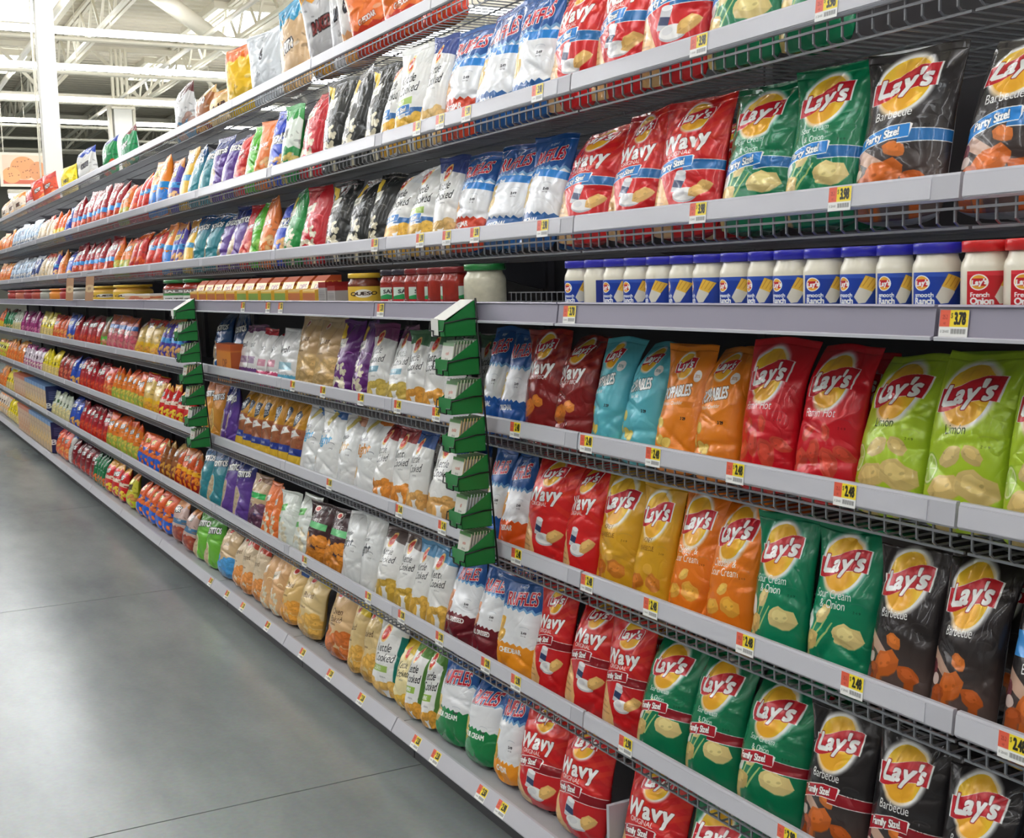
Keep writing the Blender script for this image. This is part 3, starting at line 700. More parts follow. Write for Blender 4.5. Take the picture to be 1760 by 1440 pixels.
kd('kettle_teal', 'white kettle chip bag with teal edge', 'chip_bag', .285, (20, 110, 100), p_ket((226, 226, 222), ((150, 180, 90), 'COOKED'), (222, 176, 90), side=(20, 116, 104)))
kd('baked_tan', 'tan baked chip bag', 'chip_bag', .28, (206, 170, 90), p_tan((216, 190, 136), (226, 196, 60), None, 'Baked', chip=(220, 170, 80)))
kd('baked_orange', 'orange and tan baked barbecue bag', 'chip_bag', .29, (200, 110, 50), p_tan((214, 178, 130), (176, 90, 50), None, 'Oven', chip=(206, 110, 46), words2='Baked'))
kd('baked_gold', 'gold baked chip bag', 'chip_bag', .27, (220, 170, 80), p_tan((222, 186, 120), (60, 100, 170), None, 'Baked', chip=(226, 156, 60)))
kd('pop_caramel', 'caramel popcorn bag', 'popcorn_bag', .275, (222, 150, 80), p_corn((222, 176, 126), (240, 226, 206), 'popped', 'caramel'))
kd('pop_cream', 'cream popcorn bag with red top', 'popcorn_bag', .28, (226, 206, 176), p_tan((224, 204, 174), (196, 70, 50), None, 'popped', chip=(230, 150, 80)))
kd('tan_sky', 'tan snack bag with sky blue foot', 'snack_bag', .275, (200, 170, 130), p_tan((204, 176, 136), (150, 120, 90), (40, 130, 206), 'pita', chip=(70, 150, 210)))
kd('party_mix', 'multipack bag of assorted chips', 'snack_bag', .26, (190, 110, 90), p_gen((196, 168, 160), (206, 130, 60), 'MIX', WH, .7, (.4, (70, 120, 160)), (150, 60, 50), .3, (170, 80, 60)))
# party size rows above the jars
kd('bbq_party', 'black barbecue bag with blue ribbon', 'chip_bag', .375, SIL, p_lays((44, 40, 41), ['Barbecue'], WH, a_bbq, (.36, BL, 'Party Size!'), ly=.74, ls=.38, fy=.52))
kd('sco_party', 'green onion chip bag with blue ribbon', 'chip_bag', .365, (12, 112, 74), p_lays((14, 122, 80), ['Sour Cream', '& Onion'], WH, a_onion, (.33, BL, 'Party Size!'), ly=.74, ls=.36, fy=.51, fh=.045))
kd('wavy_party', 'red wavy chip bag with blue ribbon', 'chip_bag', .37, (196, 26, 32), p_wavy((206, 30, 36), (222, 64, 40), 'ORIGINAL', (.40, BL, 'Party Size!'), ly=.84))
kd('ruffles_party', 'blue ridged chip bag with blue ribbon', 'chip_bag', .37, (40, 90, 150), p_ruf((40, 96, 160), 'ORIGINAL', rib=(BL, 'Party Size!'), y0=.13))
kd('ruffles_ched_party', 'ridged chip bag with red foot', 'chip_bag', .37, (40, 90, 150), p_ruf((214, 70, 44), 'CHEDDAR', rib=(BL, 'Party Size!'), art=(230, 160, 70), y0=.18))
kd('kettle_navy', 'silver white kettle bag with navy top', 'chip_bag', .36, (222, 224, 228), p_ket((48, 70, 140), None, (222, 186, 120)))
kd('kettle_green_party', 'kettle chip bag with lime label and blue ribbon', 'chip_bag', .36, (226, 226, 226), p_ket((226, 228, 226), ((160, 190, 90), 'HEAT'), (228, 180, 70), rib=(.24, (60, 130, 206), 'Party Size!')))
kd('kettle_gold_party', 'white kettle chip bag with blue ribbon', 'chip_bag', .36, (226, 226, 226), p_ket((222, 226, 230), None, (232, 176, 60), rib=(.26, (60, 130, 206), 'Party Size!')))
kd('pop_black', 'black popcorn bag', 'popcorn_bag', .36, (44, 46, 46), p_corn((48, 50, 50), (238, 236, 222), 'Smartfood', 'CHEDDAR', (230, 196, 60)))
kd('pop_red', 'red popcorn bag', 'popcorn_bag', .37, (190, 24, 40), p_corn((196, 30, 44), (236, 230, 206), 'Smartfood', 'KETTLE'))
kd('pop_green', 'green popcorn bag', 'popcorn_bag', .36, (30, 136, 60), p_corn((36, 146, 70), (236, 232, 206), 'Smartfood', 'DILL', (226, 206, 110)))
kd('green_white', 'green and white veggie bag', 'snack_bag', .34, (50, 150, 70), p_gen((226, 236, 226), (60, 160, 80), '60', (60, 70, 60), .55, None, (40, 140, 70), .2, (210, 190, 110)))
kd('blue_chip', 'royal blue chip bag with white swirl', 'chip_bag', .345, (50, 76, 190), p_gen((56, 86, 204), (44, 66, 170), 'ORIGINAL', WH, .5, (.42, (230, 232, 240)), None, .22, (222, 170, 110)))
kd('orange_sun', 'orange multigrain chip bag', 'chip_bag', .32, (230, 120, 50), p_gen((234, 126, 56), None, 'SUN CHIPS', WH, .55, None, None, .3, (230, 180, 120), (180, 80, 30), .07))
kd('green_sun', 'bright green multigrain chip bag', 'chip_bag', .325, (80, 176, 40), p_gen((90, 188, 50), None, 'SUN CHIPS', WH, .55, None, None, .25, (150, 210, 90), (40, 120, 30), .07))
kd('red_sun', 'red multigrain chip bag', 'chip_bag', .32, (196, 44, 44), p_gen((206, 50, 50), None, 'SUN CHIPS', WH, .55, None, None, .25, (226, 120, 100), (140, 20, 30), .07))
kd('purple_corn', 'purple and orange corn chip bag', 'chip_bag', .32, (66, 50, 150), p_gen((72, 58, 160), (196, 130, 70), 'FRITOS', (246, 226, 120), .62, (.36, (60, 150, 220)), None, .25, (222, 170, 110)))
kd('orange_party', 'orange cheese snack bag with blue band', 'snack_bag', .37, (240, 130, 30), p_gen((244, 140, 40), None, 'CHEETOS', (250, 214, 60), .70, (.36, (44, 150, 226)), (40, 130, 220), None, None))
kd('red_puff', 'red puff bag with orange top', 'snack_bag', .34, (206, 50, 40), p_gen((214, 56, 44), (238, 126, 44), 'PUFFS', WH, .64, (.42, (60, 150, 220)), None, .34, (214, 60, 46)))
kd('red_flame', 'red flame snack bag', 'snack_bag', .31, (200, 50, 36), p_gen((206, 48, 38), (236, 110, 40), 'HOT', (250, 220, 60), .6, None, (190, 40, 40), .3, (226, 90, 40)))
kd('orange_green', 'orange corn snack bag with green foot', 'snack_bag', .29, (226, 120, 40), p_gen((232, 126, 40), (226, 90, 40), 'CRUNCH', WH, .62, None, (150, 176, 70), .3, (206, 190, 80)))
kd('red_party', 'dark red tortilla chip bag with blue band', 'chip_bag', .35, (150, 24, 36), p_gen((162, 28, 42), (140, 20, 34), 'DORITOS', WH, .64, (.30, (60, 150, 226)), (186, 40, 36), .22, (206, 80, 40)))
kd('red_tortilla', 'dark red tortilla chip bag', 'chip_bag', .29, (156, 26, 36), p_gen((170, 28, 42), (130, 18, 30), 'DORITOS', WH, .62, None, (190, 36, 36), .25, (206, 70, 40)))
kd('red_dark', 'deep red spicy tortilla chip bag', 'chip_bag', .25, (110, 18, 28), p_gen((126, 22, 34), (90, 14, 24), 'DORITOS', WH, .62, None, None, .2, (170, 50, 40)))
kd('navy_blue', 'royal blue ranch chip bag', 'chip_bag', .29, (26, 66, 170), p_gen((30, 76, 186), (24, 56, 150), 'DORITOS', WH, .6, None, None, .2, (226, 170, 90)))
kd('orange_red', 'orange and red snack bag', 'snack_bag', .27, (220, 90, 50), p_gen((226, 96, 52), (196, 40, 40), 'HOT', WH, .6, None, None, .35, (232, 150, 80)))
kd('orange_flame', 'flame patterned cheese snack bag', 'snack_bag', .27, (206, 100, 40), p_gen((206, 84, 36), (176, 110, 60), 'PUFFS', (250, 240, 220), .68, (.36, (244, 180, 40)), (150, 36, 30), .3, (244, 140, 40)))
kd('brown_gold', 'brown and gold snack bag', 'snack_bag', .27, (140, 84, 44), p_gen((150, 90, 46), (206, 170, 110), 'BBQ', WH, .66, None, (120, 56, 34), .3, (206, 150, 60)))
kd('orange_blue', 'orange cheese puff bag with blue waves', 'snack_bag', .255, (226, 96, 46), p_gen((228, 98, 48), None, 'PUFFS', (250, 214, 60), .74, (.42, (40, 90, 196)), (36, 100, 214), .5, (236, 120, 50)))
kd('red_yellow', 'red and yellow corn snack bag', 'snack_bag', .26, (206, 40, 40), p_gen((214, 44, 44), (236, 170, 60), 'FLAMED', WH, .62, (.40, (240, 220, 200)), (206, 30, 40), .25, (240, 200, 60)))
kd('yellow_red', 'yellow snack bag with red top', 'snack_bag', .29, (226, 176, 50), p_gen((224, 190, 110), (206, 36, 36), 'CHIPS', WH, .78, None, (240, 190, 40), .2, (226, 160, 60), (90, 20, 20)))
kd('blue_pink', 'pink snack bag with orange and blue top', 'snack_bag', .30, (210, 140, 140), p_gen((214, 130, 130), (206, 92, 44), 'MIX', WH, .5, (.58, (50, 110, 190)), None, .4, (206, 90, 110)))
kd('green_brown', 'brown and green snack bag', 'snack_bag', .29, (110, 130, 60), p_gen((150, 110, 70), (70, 120, 50), 'SALSA', WH, .6, None, (100, 190, 60), .2, (180, 120, 70)))
kd('yellow_chip', 'bright yellow puff bag', 'snack_bag', .29, (226, 206, 30), p_gen((236, 214, 36), (222, 200, 30), 'MIKE', (70, 60, 20), .45, None, (220, 200, 130), .3, (230, 200, 120), (236, 214, 36)))
kd('magenta_bag', 'magenta pork rind bag', 'snack_bag', .29, (150, 40, 110), p_gen((162, 48, 120), (140, 36, 100), 'RIND', WH, .6, None, None, .25, (196, 110, 150)))
kd('magenta_white', 'white and magenta pork rind bag', 'snack_bag', .28, (190, 130, 166), p_gen((214, 200, 212), (160, 50, 120), 'RIND', (90, 30, 80), .5, None, (170, 90, 140), .25, (220, 196, 190)))
kd('white_green', 'clear bag with pale green print', 'snack_bag', .27, (196, 206, 186), p_gen((214, 220, 204), (190, 200, 180), 'CORN', (60, 120, 60), .55, None, (206, 200, 150), .4, (220, 206, 150)))
kd('green_corn', 'green lime tortilla chip bag', 'chip_bag', .255, (20, 100, 60), p_gen((24, 116, 70), (16, 80, 50), 'LIME', WH, .6, None, None, .25, (214, 110, 50)))
kd('yellow_green', 'yellow green corn snack bag', 'snack_bag', .26, (206, 206, 50), p_gen((212, 206, 70), (206, 120, 50), 'CORN', (80, 60, 30), .55, None, (200, 210, 40), .35, (206, 140, 70)))
kd('orange_yellow', 'orange bag with yellow foot', 'snack_bag', .30, (236, 110, 40), p_gen((238, 106, 40), None, 'HOT', WH, .6, None, (240, 206, 50), .2, (240, 190, 60)))
kd('orange_far', 'orange cheese curl bag', 'snack_bag', .30, (232, 130, 60), p_gen((234, 140, 70), (240, 170, 90), 'CURL', WH, .6, None, None, .4, (226, 110, 40)))
kd('white_beige', 'clear bag of pale pork rinds', 'snack_bag', .30, (216, 196, 166), p_gen((220, 204, 178), (206, 80, 60), 'RIND', (150, 40, 40), .72, None, None, .5, (226, 200, 160)))
kd('blue_silver', 'silver blue snack bag', 'snack_bag', .31, (170, 194, 220), p_gen((178, 200, 224), (210, 220, 230), 'CHIPS', (40, 60, 110), .58, None, (120, 140, 170), .3, (206, 206, 206)))
kd('navy_white', 'navy and white snack bag', 'snack_bag', .30, (40, 60, 120), p_gen((44, 66, 130), (220, 224, 230), 'CHIPS', WH, .5, None, None, .2, (206, 190, 170)))
kd('red_brown', 'brownish red bean snack bag', 'snack_bag', .28, (150, 40, 40), p_gen((164, 50, 46), (110, 26, 30), 'SPICY', WH, .6, None, None, .35, (206, 110, 80)))
# leaning bags on the top shelf
kd('orange_chip', 'orange cheddar bag leaning back', 'chip_bag', .33, (236, 120, 50), p_gen((240, 122, 52), None, 'CHEDDAR', WH, .4, None, (206, 60, 40), None, None, (170, 60, 30), .06))
kd('white_orange', 'white bag with orange edge', 'chip_bag', .40, (226, 140, 90), p_gen((226, 224, 222), (226, 130, 70), 'CHIPS', (60, 60, 70), .6, None, (226, 170, 120), .2, (220, 160, 90)))
kd('silver_white', 'silver white foil bag', 'chip_bag', .40, (200, 202, 206), p_gen((214, 216, 220), None, 'BAKED', (70, 74, 84), .6))
kd('gold_silver', 'gold and silver foil bag', 'chip_bag', .42, (206, 140, 40), p_gen((190, 190, 192), (214, 148, 44), 'BAKED', (120, 40, 40), .5, None, None, .2, (206, 150, 60)))
kd('tan_blue', 'tan bag with bright blue top', 'chip_bag', .42, (206, 170, 126), p_gen((212, 180, 140), (44, 150, 196), 'PITA', WH, .5, None, None, .2, (220, 180, 120)))
kd('silver_script', 'silver bag with dark lettering', 'chip_bag', .38, (196, 202, 208), p_gen((204, 210, 216), None, 'g', (40, 40, 50), .7, None, None, None, None, (204, 210, 216), .16))
kd('purple_yellow', 'silver purple bag with orange and yellow panel', 'chip_bag', .40, (110, 60, 110), p_gen((236, 190, 40), (226, 110, 50), 'CORN', (90, 40, 90), .18, None, (206, 170, 40), None, None, (236, 190, 40), .08))
kd('dark_clear', 'clear snack bag with dark red print', 'snack_bag', .36, (176, 176, 180), p_gen((196, 196, 196), (90, 36, 36), 'MIX', WH, .75, None, (90, 130, 160), .4, (160, 130, 120)))
kd('tan_pita', 'tan pita chip bag', 'chip_bag', .20, (214, 180, 120), p_gen((222, 190, 130), (206, 150, 80), 'PITA', (90, 50, 40), .5))
kd('green_dip', 'dark green snack bag', 'snack_bag', .30, (30, 120, 70), p_gen((34, 136, 84), (110, 40, 40), 'LIME', WH, .5, None, None, .2, (206, 180, 110)))
kd('green_blue', 'green and navy snack bags', 'snack_bag', .32, (30, 140, 80), p_gen((28, 140, 80), (40, 70, 160), '25', WH, .5, None, (34, 150, 80), .3, (206, 90, 60)))
kd('silver_navy', 'silver snack bag with navy corner', 'snack_bag', .34, (206, 206, 208), p_gen((208, 208, 206), (44, 74, 170), 'CHIPS', (110, 110, 120), .5, None, None, .3, (200, 196, 190)))
kd('red_orange', 'red orange spicy chip bag', 'snack_bag', .32, (216, 70, 50), p_gen((222, 84, 56), (200, 50, 44), 'HOT', WH, .55, None, None, .35, (236, 140, 80)))
kd('red_clear', 'red bag with clear window', 'snack_bag', .30, (180, 50, 60), p_gen((190, 60, 66), (160, 40, 50), None, WH, .5, (.3, (220, 220, 222)), None, .3, (214, 190, 180)))
kd('white_multi', 'pale assorted snack bag', 'snack_bag', .30, (226, 206, 190), p_gen((230, 214, 196), (240, 150, 80), 'MIX', (120, 90, 80), .5, None, (214, 196, 170), .4, (236, 180, 120)))
NEAR = set('limon flamin popped_orange popped_blue wavy_bbq ruffles_blue bbq_light bbq sco ched_sc gold_honey wavy_red ruffles_orange bbq_family sco_family wavy_family ruffles_ched ruffles_loaded ruffles_green bbq_party sco_party wavy_party ruffles_party ruffles_ched_party kettle_green_party kettle_navy kettle_gold_party sky_bag kettle_lime'.split())

def bag_material(k):
    look, nm, H, back, p = K[k]
    w, h = (224, 340) if k in NEAR else (112, 170)
    im, front = p(w, h).image('print_'+k, back)
    m = bpy.data.materials.new('foil_'+k); m.use_nodes = True
    nt = m.node_tree; b = nt.nodes['Principled BSDF']; N = nt.nodes.new; L = nt.links.new
    uv = N('ShaderNodeUVMap')
    mp = N('ShaderNodeMapping'); mp.inputs['Scale'].default_value = (front/.9, 1, 1)
    t = N('ShaderNodeTexImage'); t.image = im; t.extension = 'EXTEND'
    L(uv.outputs[0], mp.inputs[0]); L(mp.outputs[0], t.inputs[0]); L(t.outputs[0], b.inputs['Base Color'])
    b.inputs['Roughness'].default_value = .25
    b.inputs['Specular IOR Level'].default_value = .32
    b.inputs['Metallic'].default_value = .10
    b.inputs['Coat Weight'].default_value = .27; b.inputs['Coat Roughness'].default_value = .045
    tc = N('ShaderNodeTexCoord'); oi = N('ShaderNodeObjectInfo')
    ad = N('ShaderNodeVectorMath'); ad.operation = 'ADD'
    sc = N('ShaderNodeVectorMath'); sc.operation = 'SCALE'; sc.inputs[3].default_value = 40
    cx = N('ShaderNodeCombineXYZ')
    L(oi.outputs['Random'], cx.inputs[0]); L(oi.outputs['Random'], cx.inputs[2]); L(cx.outputs[0], sc.inputs[0])
    L(tc.outputs['Object'], ad.inputs[0]); L(sc.outputs[0], ad.inputs[1])
    n = N('ShaderNodeTexNoise'); n.inputs['Scale'].default_value = 9; n.inputs['Detail'].default_value = 1.5; n.inputs['Distortion'].default_value = .5
    v = N('ShaderNodeTexVoronoi'); v.feature = 'DISTANCE_TO_EDGE'; v.inputs['Scale'].default_value = 20
    L(ad.outputs[0], n.inputs['Vector']); L(n.outputs['Color'], v.inputs['Vector'])
    mr = N('ShaderNodeMath'); mr.operation = 'MULTIPLY_ADD'; mr.inputs[1].default_value = .35
    v.inputs['Scale'].default_value = 2.2
    mn = N('ShaderNodeMath'); mn.operation = 'MINIMUM'; mn.inputs[1].default_value = .12
    L(v.outputs['Distance'], mn.inputs[0]); L(n.outputs['Fac'], mr.inputs[0]); L(mn.outputs[0], mr.inputs[2])
    bp = N('ShaderNodeBump'); bp.inputs['Strength'].default_value = .30; bp.inputs['Distance'].default_value = .02
    L(mr.outputs[0], bp.inputs['Height']); L(bp.outputs[0], b.inputs['Normal'])
    return m

# ---------------------------------------------------------------- pillow bags
BW, BH, BD = .20, .32, .10
def smooth1(x, y, n=200):
    g = np.linspace(0, 1, n); v = np.interp(g, x, y)
    for _ in range(2): v = np.convolve(np.pad(v, 6, mode='edge'), np.ones(13)/13, 'valid')
    return g, v
TV = smooth1([0, .04, .12, .3, .5, .7, .84, .93, .955, 1], [.30, .62, .9, 1, .96, .80, .52, .20, .03, .02])
WV = smooth1([0, .06, .3, .6, .85, .95, 1], [.90, .95, .94, .92, .96, 1, 1])
def bag_meshes(seed, nf, nv, ncrease, lift=0.0):
    rs = np.random.RandomState(seed)
    bend = rs.uniform(-.02, .05); twist = rs.uniform(-.03, .03); side = rs.uniform(-.015, .015)
    cre = []
    for k in range(ncrease):
        q = rs.rand()
        if q < .4: a, vv, th = rs.uniform(-.8, .8), rs.uniform(.80, .93), PI/2+rs.uniform(-.5, .5)
        elif q < .65: a, vv, th = rs.uniform(-.8, .8), rs.uniform(.02, .16), PI/2+rs.uniform(-.8, .8)
        else: a, vv, th = rs.choice([-1, 1])*rs.uniform(.3, .95), rs.uniform(.2, .8), rs.uniform(-.7, .7)
        cre.append((a*BW/2, vv*BH, math.cos(th), math.sin(th), rs.uniform(.025, .075), rs.uniform(.0035, .010), rs.uniform(-1, .6)*rs.uniform(.005, .0125)))
    dents = [(rs.uniform(-.08, .08), rs.uniform(.04, .26), rs.uniform(.025, .06), rs.uniform(-.009, .007)) for _ in range(7)]
    def disp(x, z):
        d = np.zeros_like(x)
        for px, pz, c, s, L, w, a in cre:
            t = (x-px)*c+(z-pz)*s; n = -(x-px)*s+(z-pz)*c
            d += a*np.exp(-np.abs(n)/w)*np.exp(-(t/L)**2)
        for px, pz, r, a in dents: d += a*np.exp(-((x-px)**2+(z-pz)**2)/r**2)
        return d
    nb = max(6, nf//2)
    af = np.sin(np.linspace(-PI/2, PI/2, nf+1)*.96)/math.sin(PI/2*.96)
    ab = np.linspace(1, -1, nb+1)[1:-1]
    a = np.concatenate([af, ab]); front = np.arange(len(a)) <= nf
    def ring(v):
        T = np.interp(v, *TV)*BD/2; Wd = np.interp(v, *WV)*BW/2
        c = np.clip(1-np.abs(a)**2.3, 0, 1)**.62
        x = a*Wd+side*max(0, v-.5)*a**2; z = np.full_like(a, v*BH)
        env = c**.6*min(1, v/.05)*np.clip((.97-v)/.06, .0, 1)
        y = np.where(front, -T*c, T*c*.85)
        y = y-np.where(front, 1, -.6)*disp(x, z)*env
        tt = max(0, v-.62)
        y = y+bend*(tt/.38)**2+twist*a*(tt/.38)**1.5*.8
        z = z+.014*np.abs(a)**3*max(0, 1-v/.12)-.010*abs(bend)*(tt/.38)+.004*np.sin(a*3+seed)*(tt/.38)
        return np.stack([x, y, z], 1)
    def build(vs, name, cap):
        R = [ring(v) for v in vs]; m = len(a); P = np.concatenate(R)
        F = []
        for i in range(len(vs)-1):
            for k in range(m): F.append((i*m+k, i*m+(k+1) % m, (i+1)*m+(k+1) % m, (i+1)*m+k))
        if cap: F.append(tuple(range(m))[::-1])
        F.append(tuple(range((len(vs)-1)*m, len(vs)*m)))
        me = bpy.data.meshes.new(name); me.from_pydata(P.tolist(), [], F)
        uvl = me.uv_layers.new(name='UVMap')
        U = np.zeros((len(me.loops), 2), np.float32)
        vi = np.zeros(len(me.loops), int); me.loops.foreach_get('vertex_index', vi)
        col = vi % m; row = np.minimum(vi//m, len(vs)-1)
        U[:, 1] = np.maximum(.004, (np.array(vs)[row]-lift)/(1-lift))
        U[:, 0] = np.where(front[col], (a[col]*.5+.5)*.9*.985+.004, .965)
        # faces on the back use the plain strip
        for p in me.polygons:
            ls = list(p.loop_indices); ks = col[ls]
            if (~front[ks]).any(): U[ls, 0] = .965
        uvl.data.foreach_set('uv', U.ravel())
        me.polygons.foreach_set('use_smooth', [True]*len(me.polygons)); me.update()
        me.materials.append(None)
        return me
    body = build(list(np.linspace(0, .955, nv)), 'bag', True)
    seal = build([.955, .97, .985, 1.0], 'seal', False)
    return body, seal
HI = [bag_meshes(s, 42, 62, 44, .17) for s in range(11, 20)]
LO = [bag_meshes(s, 14, 20, 18, .12) for s in range(41, 47)]
HID = [bag_meshes(s, 42, 62, 44) for s in range(21, 27)]
LOD = [bag_meshes(s, 14, 20, 18) for s in range(51, 55)]
MATBAG = {}
rng = random.Random(3)
FLOORZ = {k: RAIL[k]-.083 for k in 'ABCEFG'}; FLOORZ['H'] = .146
LEAN = dict(A=.10, B=.20, C=.25, E=.21, F=.20, G=.22, H=.22)

def place_bag(k, shelf, yc, w, label, x=None, lean=None, roll=0, yaw=None, H=None, hi=None):
    look, nm, H0, back, p = K[k]
    if k not in MATBAG: MATBAG[k] = bag_material(k)
    m = MATBAG[k]
    H = min((H or H0)*rng.uniform(.97, 1.02), dict(C=.322, H=.30).get(shelf, .5))
    hi = yc < 6.9 if hi is None else hi
    body, seal = rng.choice((HID if hi else LOD) if shelf in 'HA' else (HI if hi else LO))
    o = ob(nm, body, m)
    sx = w/BW; sz = H/BH; sy = min(1.0, .62+.38*sx)*rng.uniform(.9, 1.05)
    o.scale = (sx, sy, sz)
    lean = LEAN[shelf]+rng.uniform(-.05, .05) if lean is None else lean
    yaw = rng.uniform(-.045, .045) if yaw is None else yaw
    roll += rng.uniform(-.022, .022)
    o.rotation_euler = (-lean, roll, -PI/2+yaw)
    bx = SETX[shelf]+(.022 if shelf != 'H' else .012)+BD*sy/2+rng.uniform(0, .012) if x is None else x
    o.location = (bx, yc, FLOORZ[shelf]+.005+BD*sy*.18*math.sin(abs(lean))+w*.47*math.sin(abs(roll)))
    tag(o, label, 'bag', 'snack bags on the '+SHELF[shelf])
    if hi:
        s = ob('top_seal', seal, m, o)
    return o

for shelf in 'ABCEFGH':
    entries = []
    for t in BAGS[shelf].split(';'):
        kn, a, b, n = t.split(); a, b, n = float(a), float(b), int(n)
        for i in range(n): entries.append((kn, a+(b-a)*(i+.5)/n, (b-a)/n))
    total = {}
    for e in entries: total[e[0]] = total.get(e[0], 0)+1
    order = {}
    for kn, yc, w in sorted(entries, key=lambda e: -e[1]):       # from the far (left) end
        i = order.get(kn, 0); order[kn] = i+1; n = total[kn]
        if kn == 'CARTON': continue
        look = K[kn][0]
        lab = look+', '+(ordinal(i, n)+', ' if n > 1 else '')+SHELF[shelf]
        bw = min(max(w*(1.03 if yc < 6.9 else .965), .12), .24)
        kw = dict(x=.17, lean=.12) if kn == 'scoop_navy' else {}
        if kn == 'scoop_navy': yc += .13
        if yc < 6.9 and shelf != 'A': kw['yaw'] = rng.uniform(.05, .12)
        if shelf == 'A':
            kw = dict(roll=-rng.uniform(.14, .30), lean=rng.uniform(0, .16), x=SETX['A']+.13, yaw=rng.uniform(.25, .7), H=K[kn][2]*1.04)
            bw = min(max(w*.9, .16), .25)
        place_bag(kn, shelf, yc, bw, lab, **kw)
    if shelf in 'CEFG':                                     # the stock showing behind the front row
        done = set()
        for kn, yc, w in entries:
            if yc < 4.6 and total[kn] in (2, 3) and kn not in done and not kn.startswith('light'):
                done.add(kn)
                place_bag(kn, shelf, yc+.06, min(w, .2), K[kn][0]+' behind the front row, '+SHELF[shelf], x=.235, yaw=.05, roll=0, lean=.12, H=.295)
# ---------------------------------------------------------------- shelving
RAILM = mat('rail_plastic', (186, 186, 194), .38, noise=.05, nscale=5)
RAILD = mat('jar_rail_metal', (148, 144, 160), .35, metal=.2)
LIP = mat('rail_lip', (206, 206, 214), .3)
STRIP = mat('tag_strip_clear', (198, 198, 206), .22)
WIRE = mat('wire_zinc', (140, 142, 148), .35, metal=.6)
WIRED = mat('wire_dark', (118, 120, 124), .4, metal=.5)
PANEL = mat('back_panel_paint', (44, 44, 48), .6)
POST = mat('upright_paint', (60, 60, 66), .5)
DECKM = mat('deck_paint', (168, 170, 174), .42, noise=.04, nscale=30)
KICK = mat('kick_plate_paint', (70, 70, 74), .5)
GAP = .004
L = SEC-2*GAP
def rail_mesh(h):
    mb = MB().prism([(-.002, -h), (-.006, -h), (-.010, -h+.004), (-.006, -.004), (-.004, 0), (.004, 0), (.004, -h)], 0, L)
    return mb.mesh('price_rail')
RAIL_ME = rail_mesh(.046)
JR = MB().prism([(.004, 0), (-.012, 0), (-.014, -.003), (-.008, -.006), (-.014, -.050), (-.022, -.053), (-.022, -.057), (.004, -.057)], 0, L).mesh('price_rail')
STRIP_ME = MB().prism([(-.0115, -.040), (-.0075, -.006), (-.0062, -.006), (-.010, -.040)], .06, L).mesh('tag_strip')
LIPJ = MB().prism([(-.0225, -.0575), (-.0235, -.052), (-.0205, -.051), (-.0195, -.0575)], 0, L).add([], []).mesh('lower_lip')
g = MB(); pitch = L/32
for i in range(32):
    yy = pitch*(i+.5)
    g.tube([(.004, yy, -.03), (.004, yy, -.080), (.012, yy, -.086), (.56, yy, -.086)], .0026, 4)
for x, z in ((.002, -.058), (.016, -.090), (.15, -.090), (.30, -.090), (.45, -.090), (.56, -.090)):
    g.tube([(x, 0, z), (x, L, z)], .0032, 4)
GRID_ME = g.mesh('wire_grid')
BR_ME = MB().prism([(.26, -.094), (.592, -.094), (.592, -.19), (.50, -.17)], 0, .004).mesh('bracket')
fence = MB()
for i in range(16): fence.tube([(.0, .46*(i+.5)/16, -.01), (.0, .46*(i+.5)/16, .035)], .0015, 4)
for z in (.0, .035): fence.tube([(0, 0, z), (0, .46, z)], .002, 4)
FENCE_ME = fence.mesh('wire_fence')
ORD = 'first second third fourth fifth sixth seventh eighth ninth tenth eleventh twelfth thirteenth fourteenth fifteenth'.split()

def tag_image(price):
    c = Cv(60, 46, (240, 240, 238))
    c.rect(0, .38, .36, 1, (226, 96, 72)); c.rect(.36, .38, 1, 1, (244, 218, 48))
    c.text('25.2', .18, .74, .16, (150, 40, 30), 0, 0, .04, .6); c.text('oz', .18, .52, .10, (150, 40, 30), 0, 0, .04, .7)
    c.text('$', .42, .80, .18, (30, 30, 24), 0, 0, .04, .7); c.text(price, .71, .69, .42, (28, 28, 24), 0, 0, .04, .5)
    for i in range(16): c.rect(.42+.033*i, .12, .42+.033*i+.016, .30, (40, 40, 40) if i % 3 else (120, 120, 120))
    c.text('0 28400', .2, .2, .10, (110, 110, 110), 0, 0, .02, .8)
    im, fr = c.image('price_'+price, (240, 240, 238))
    m = bpy.data.materials.new('price_tag_'+price); m.use_nodes = True
    nt = m.node_tree; b = nt.nodes['Principled BSDF']
    t = nt.nodes.new('ShaderNodeTexImage'); t.image = im; t.extension = 'EXTEND'
    uv = nt.nodes.new('ShaderNodeUVMap'); mp = nt.nodes.new('ShaderNodeMapping'); mp.inputs['Scale'].default_value = (fr, 1, 1)
    nt.links.new(uv.outputs[0], mp.inputs[0]); nt.links.new(mp.outputs[0], t.inputs[0]); nt.links.new(t.outputs[0], b.inputs['Base Color'])
    b.inputs['Roughness'].default_value = .3
    return m
def card_mesh(name, w, h, t=.0008):
    """thin card facing -x, print on the front"""
    me = bpy.data.meshes.new(name)
    v = [(x, y, z) for x in (0, t) for y, z in ((w/2, 0), (-w/2, 0), (-w/2, h), (w/2, h))]
    f = [(0, 1, 2, 3), (7, 6, 5, 4), (0, 4, 5, 1), (1, 5, 6, 2), (2, 6, 7, 3), (3, 7, 4, 0)]
    me.from_pydata(v, [], f)
    u = me.uv_layers.new(name='UVMap')
    q = [(0, 0), (1, 0), (1, 1), (0, 1)]
    for i, p in enumerate(me.polygons):
        for j, l in enumerate(p.loop_indices): u.data[l].uv = q[j] if i == 0 else (.01, .1)
    me.update(); return me
TAGM = {p: tag_image(p) for p in ('2.48', '3.98', '3.78', '2.98', '2.50')}
TAG_ME = card_mesh('price_tag', .058, .043)
PRICE = dict(B='3.98', C='3.98', D='3.78', E='2.48', F='2.48', G='2.98', H='2.98')

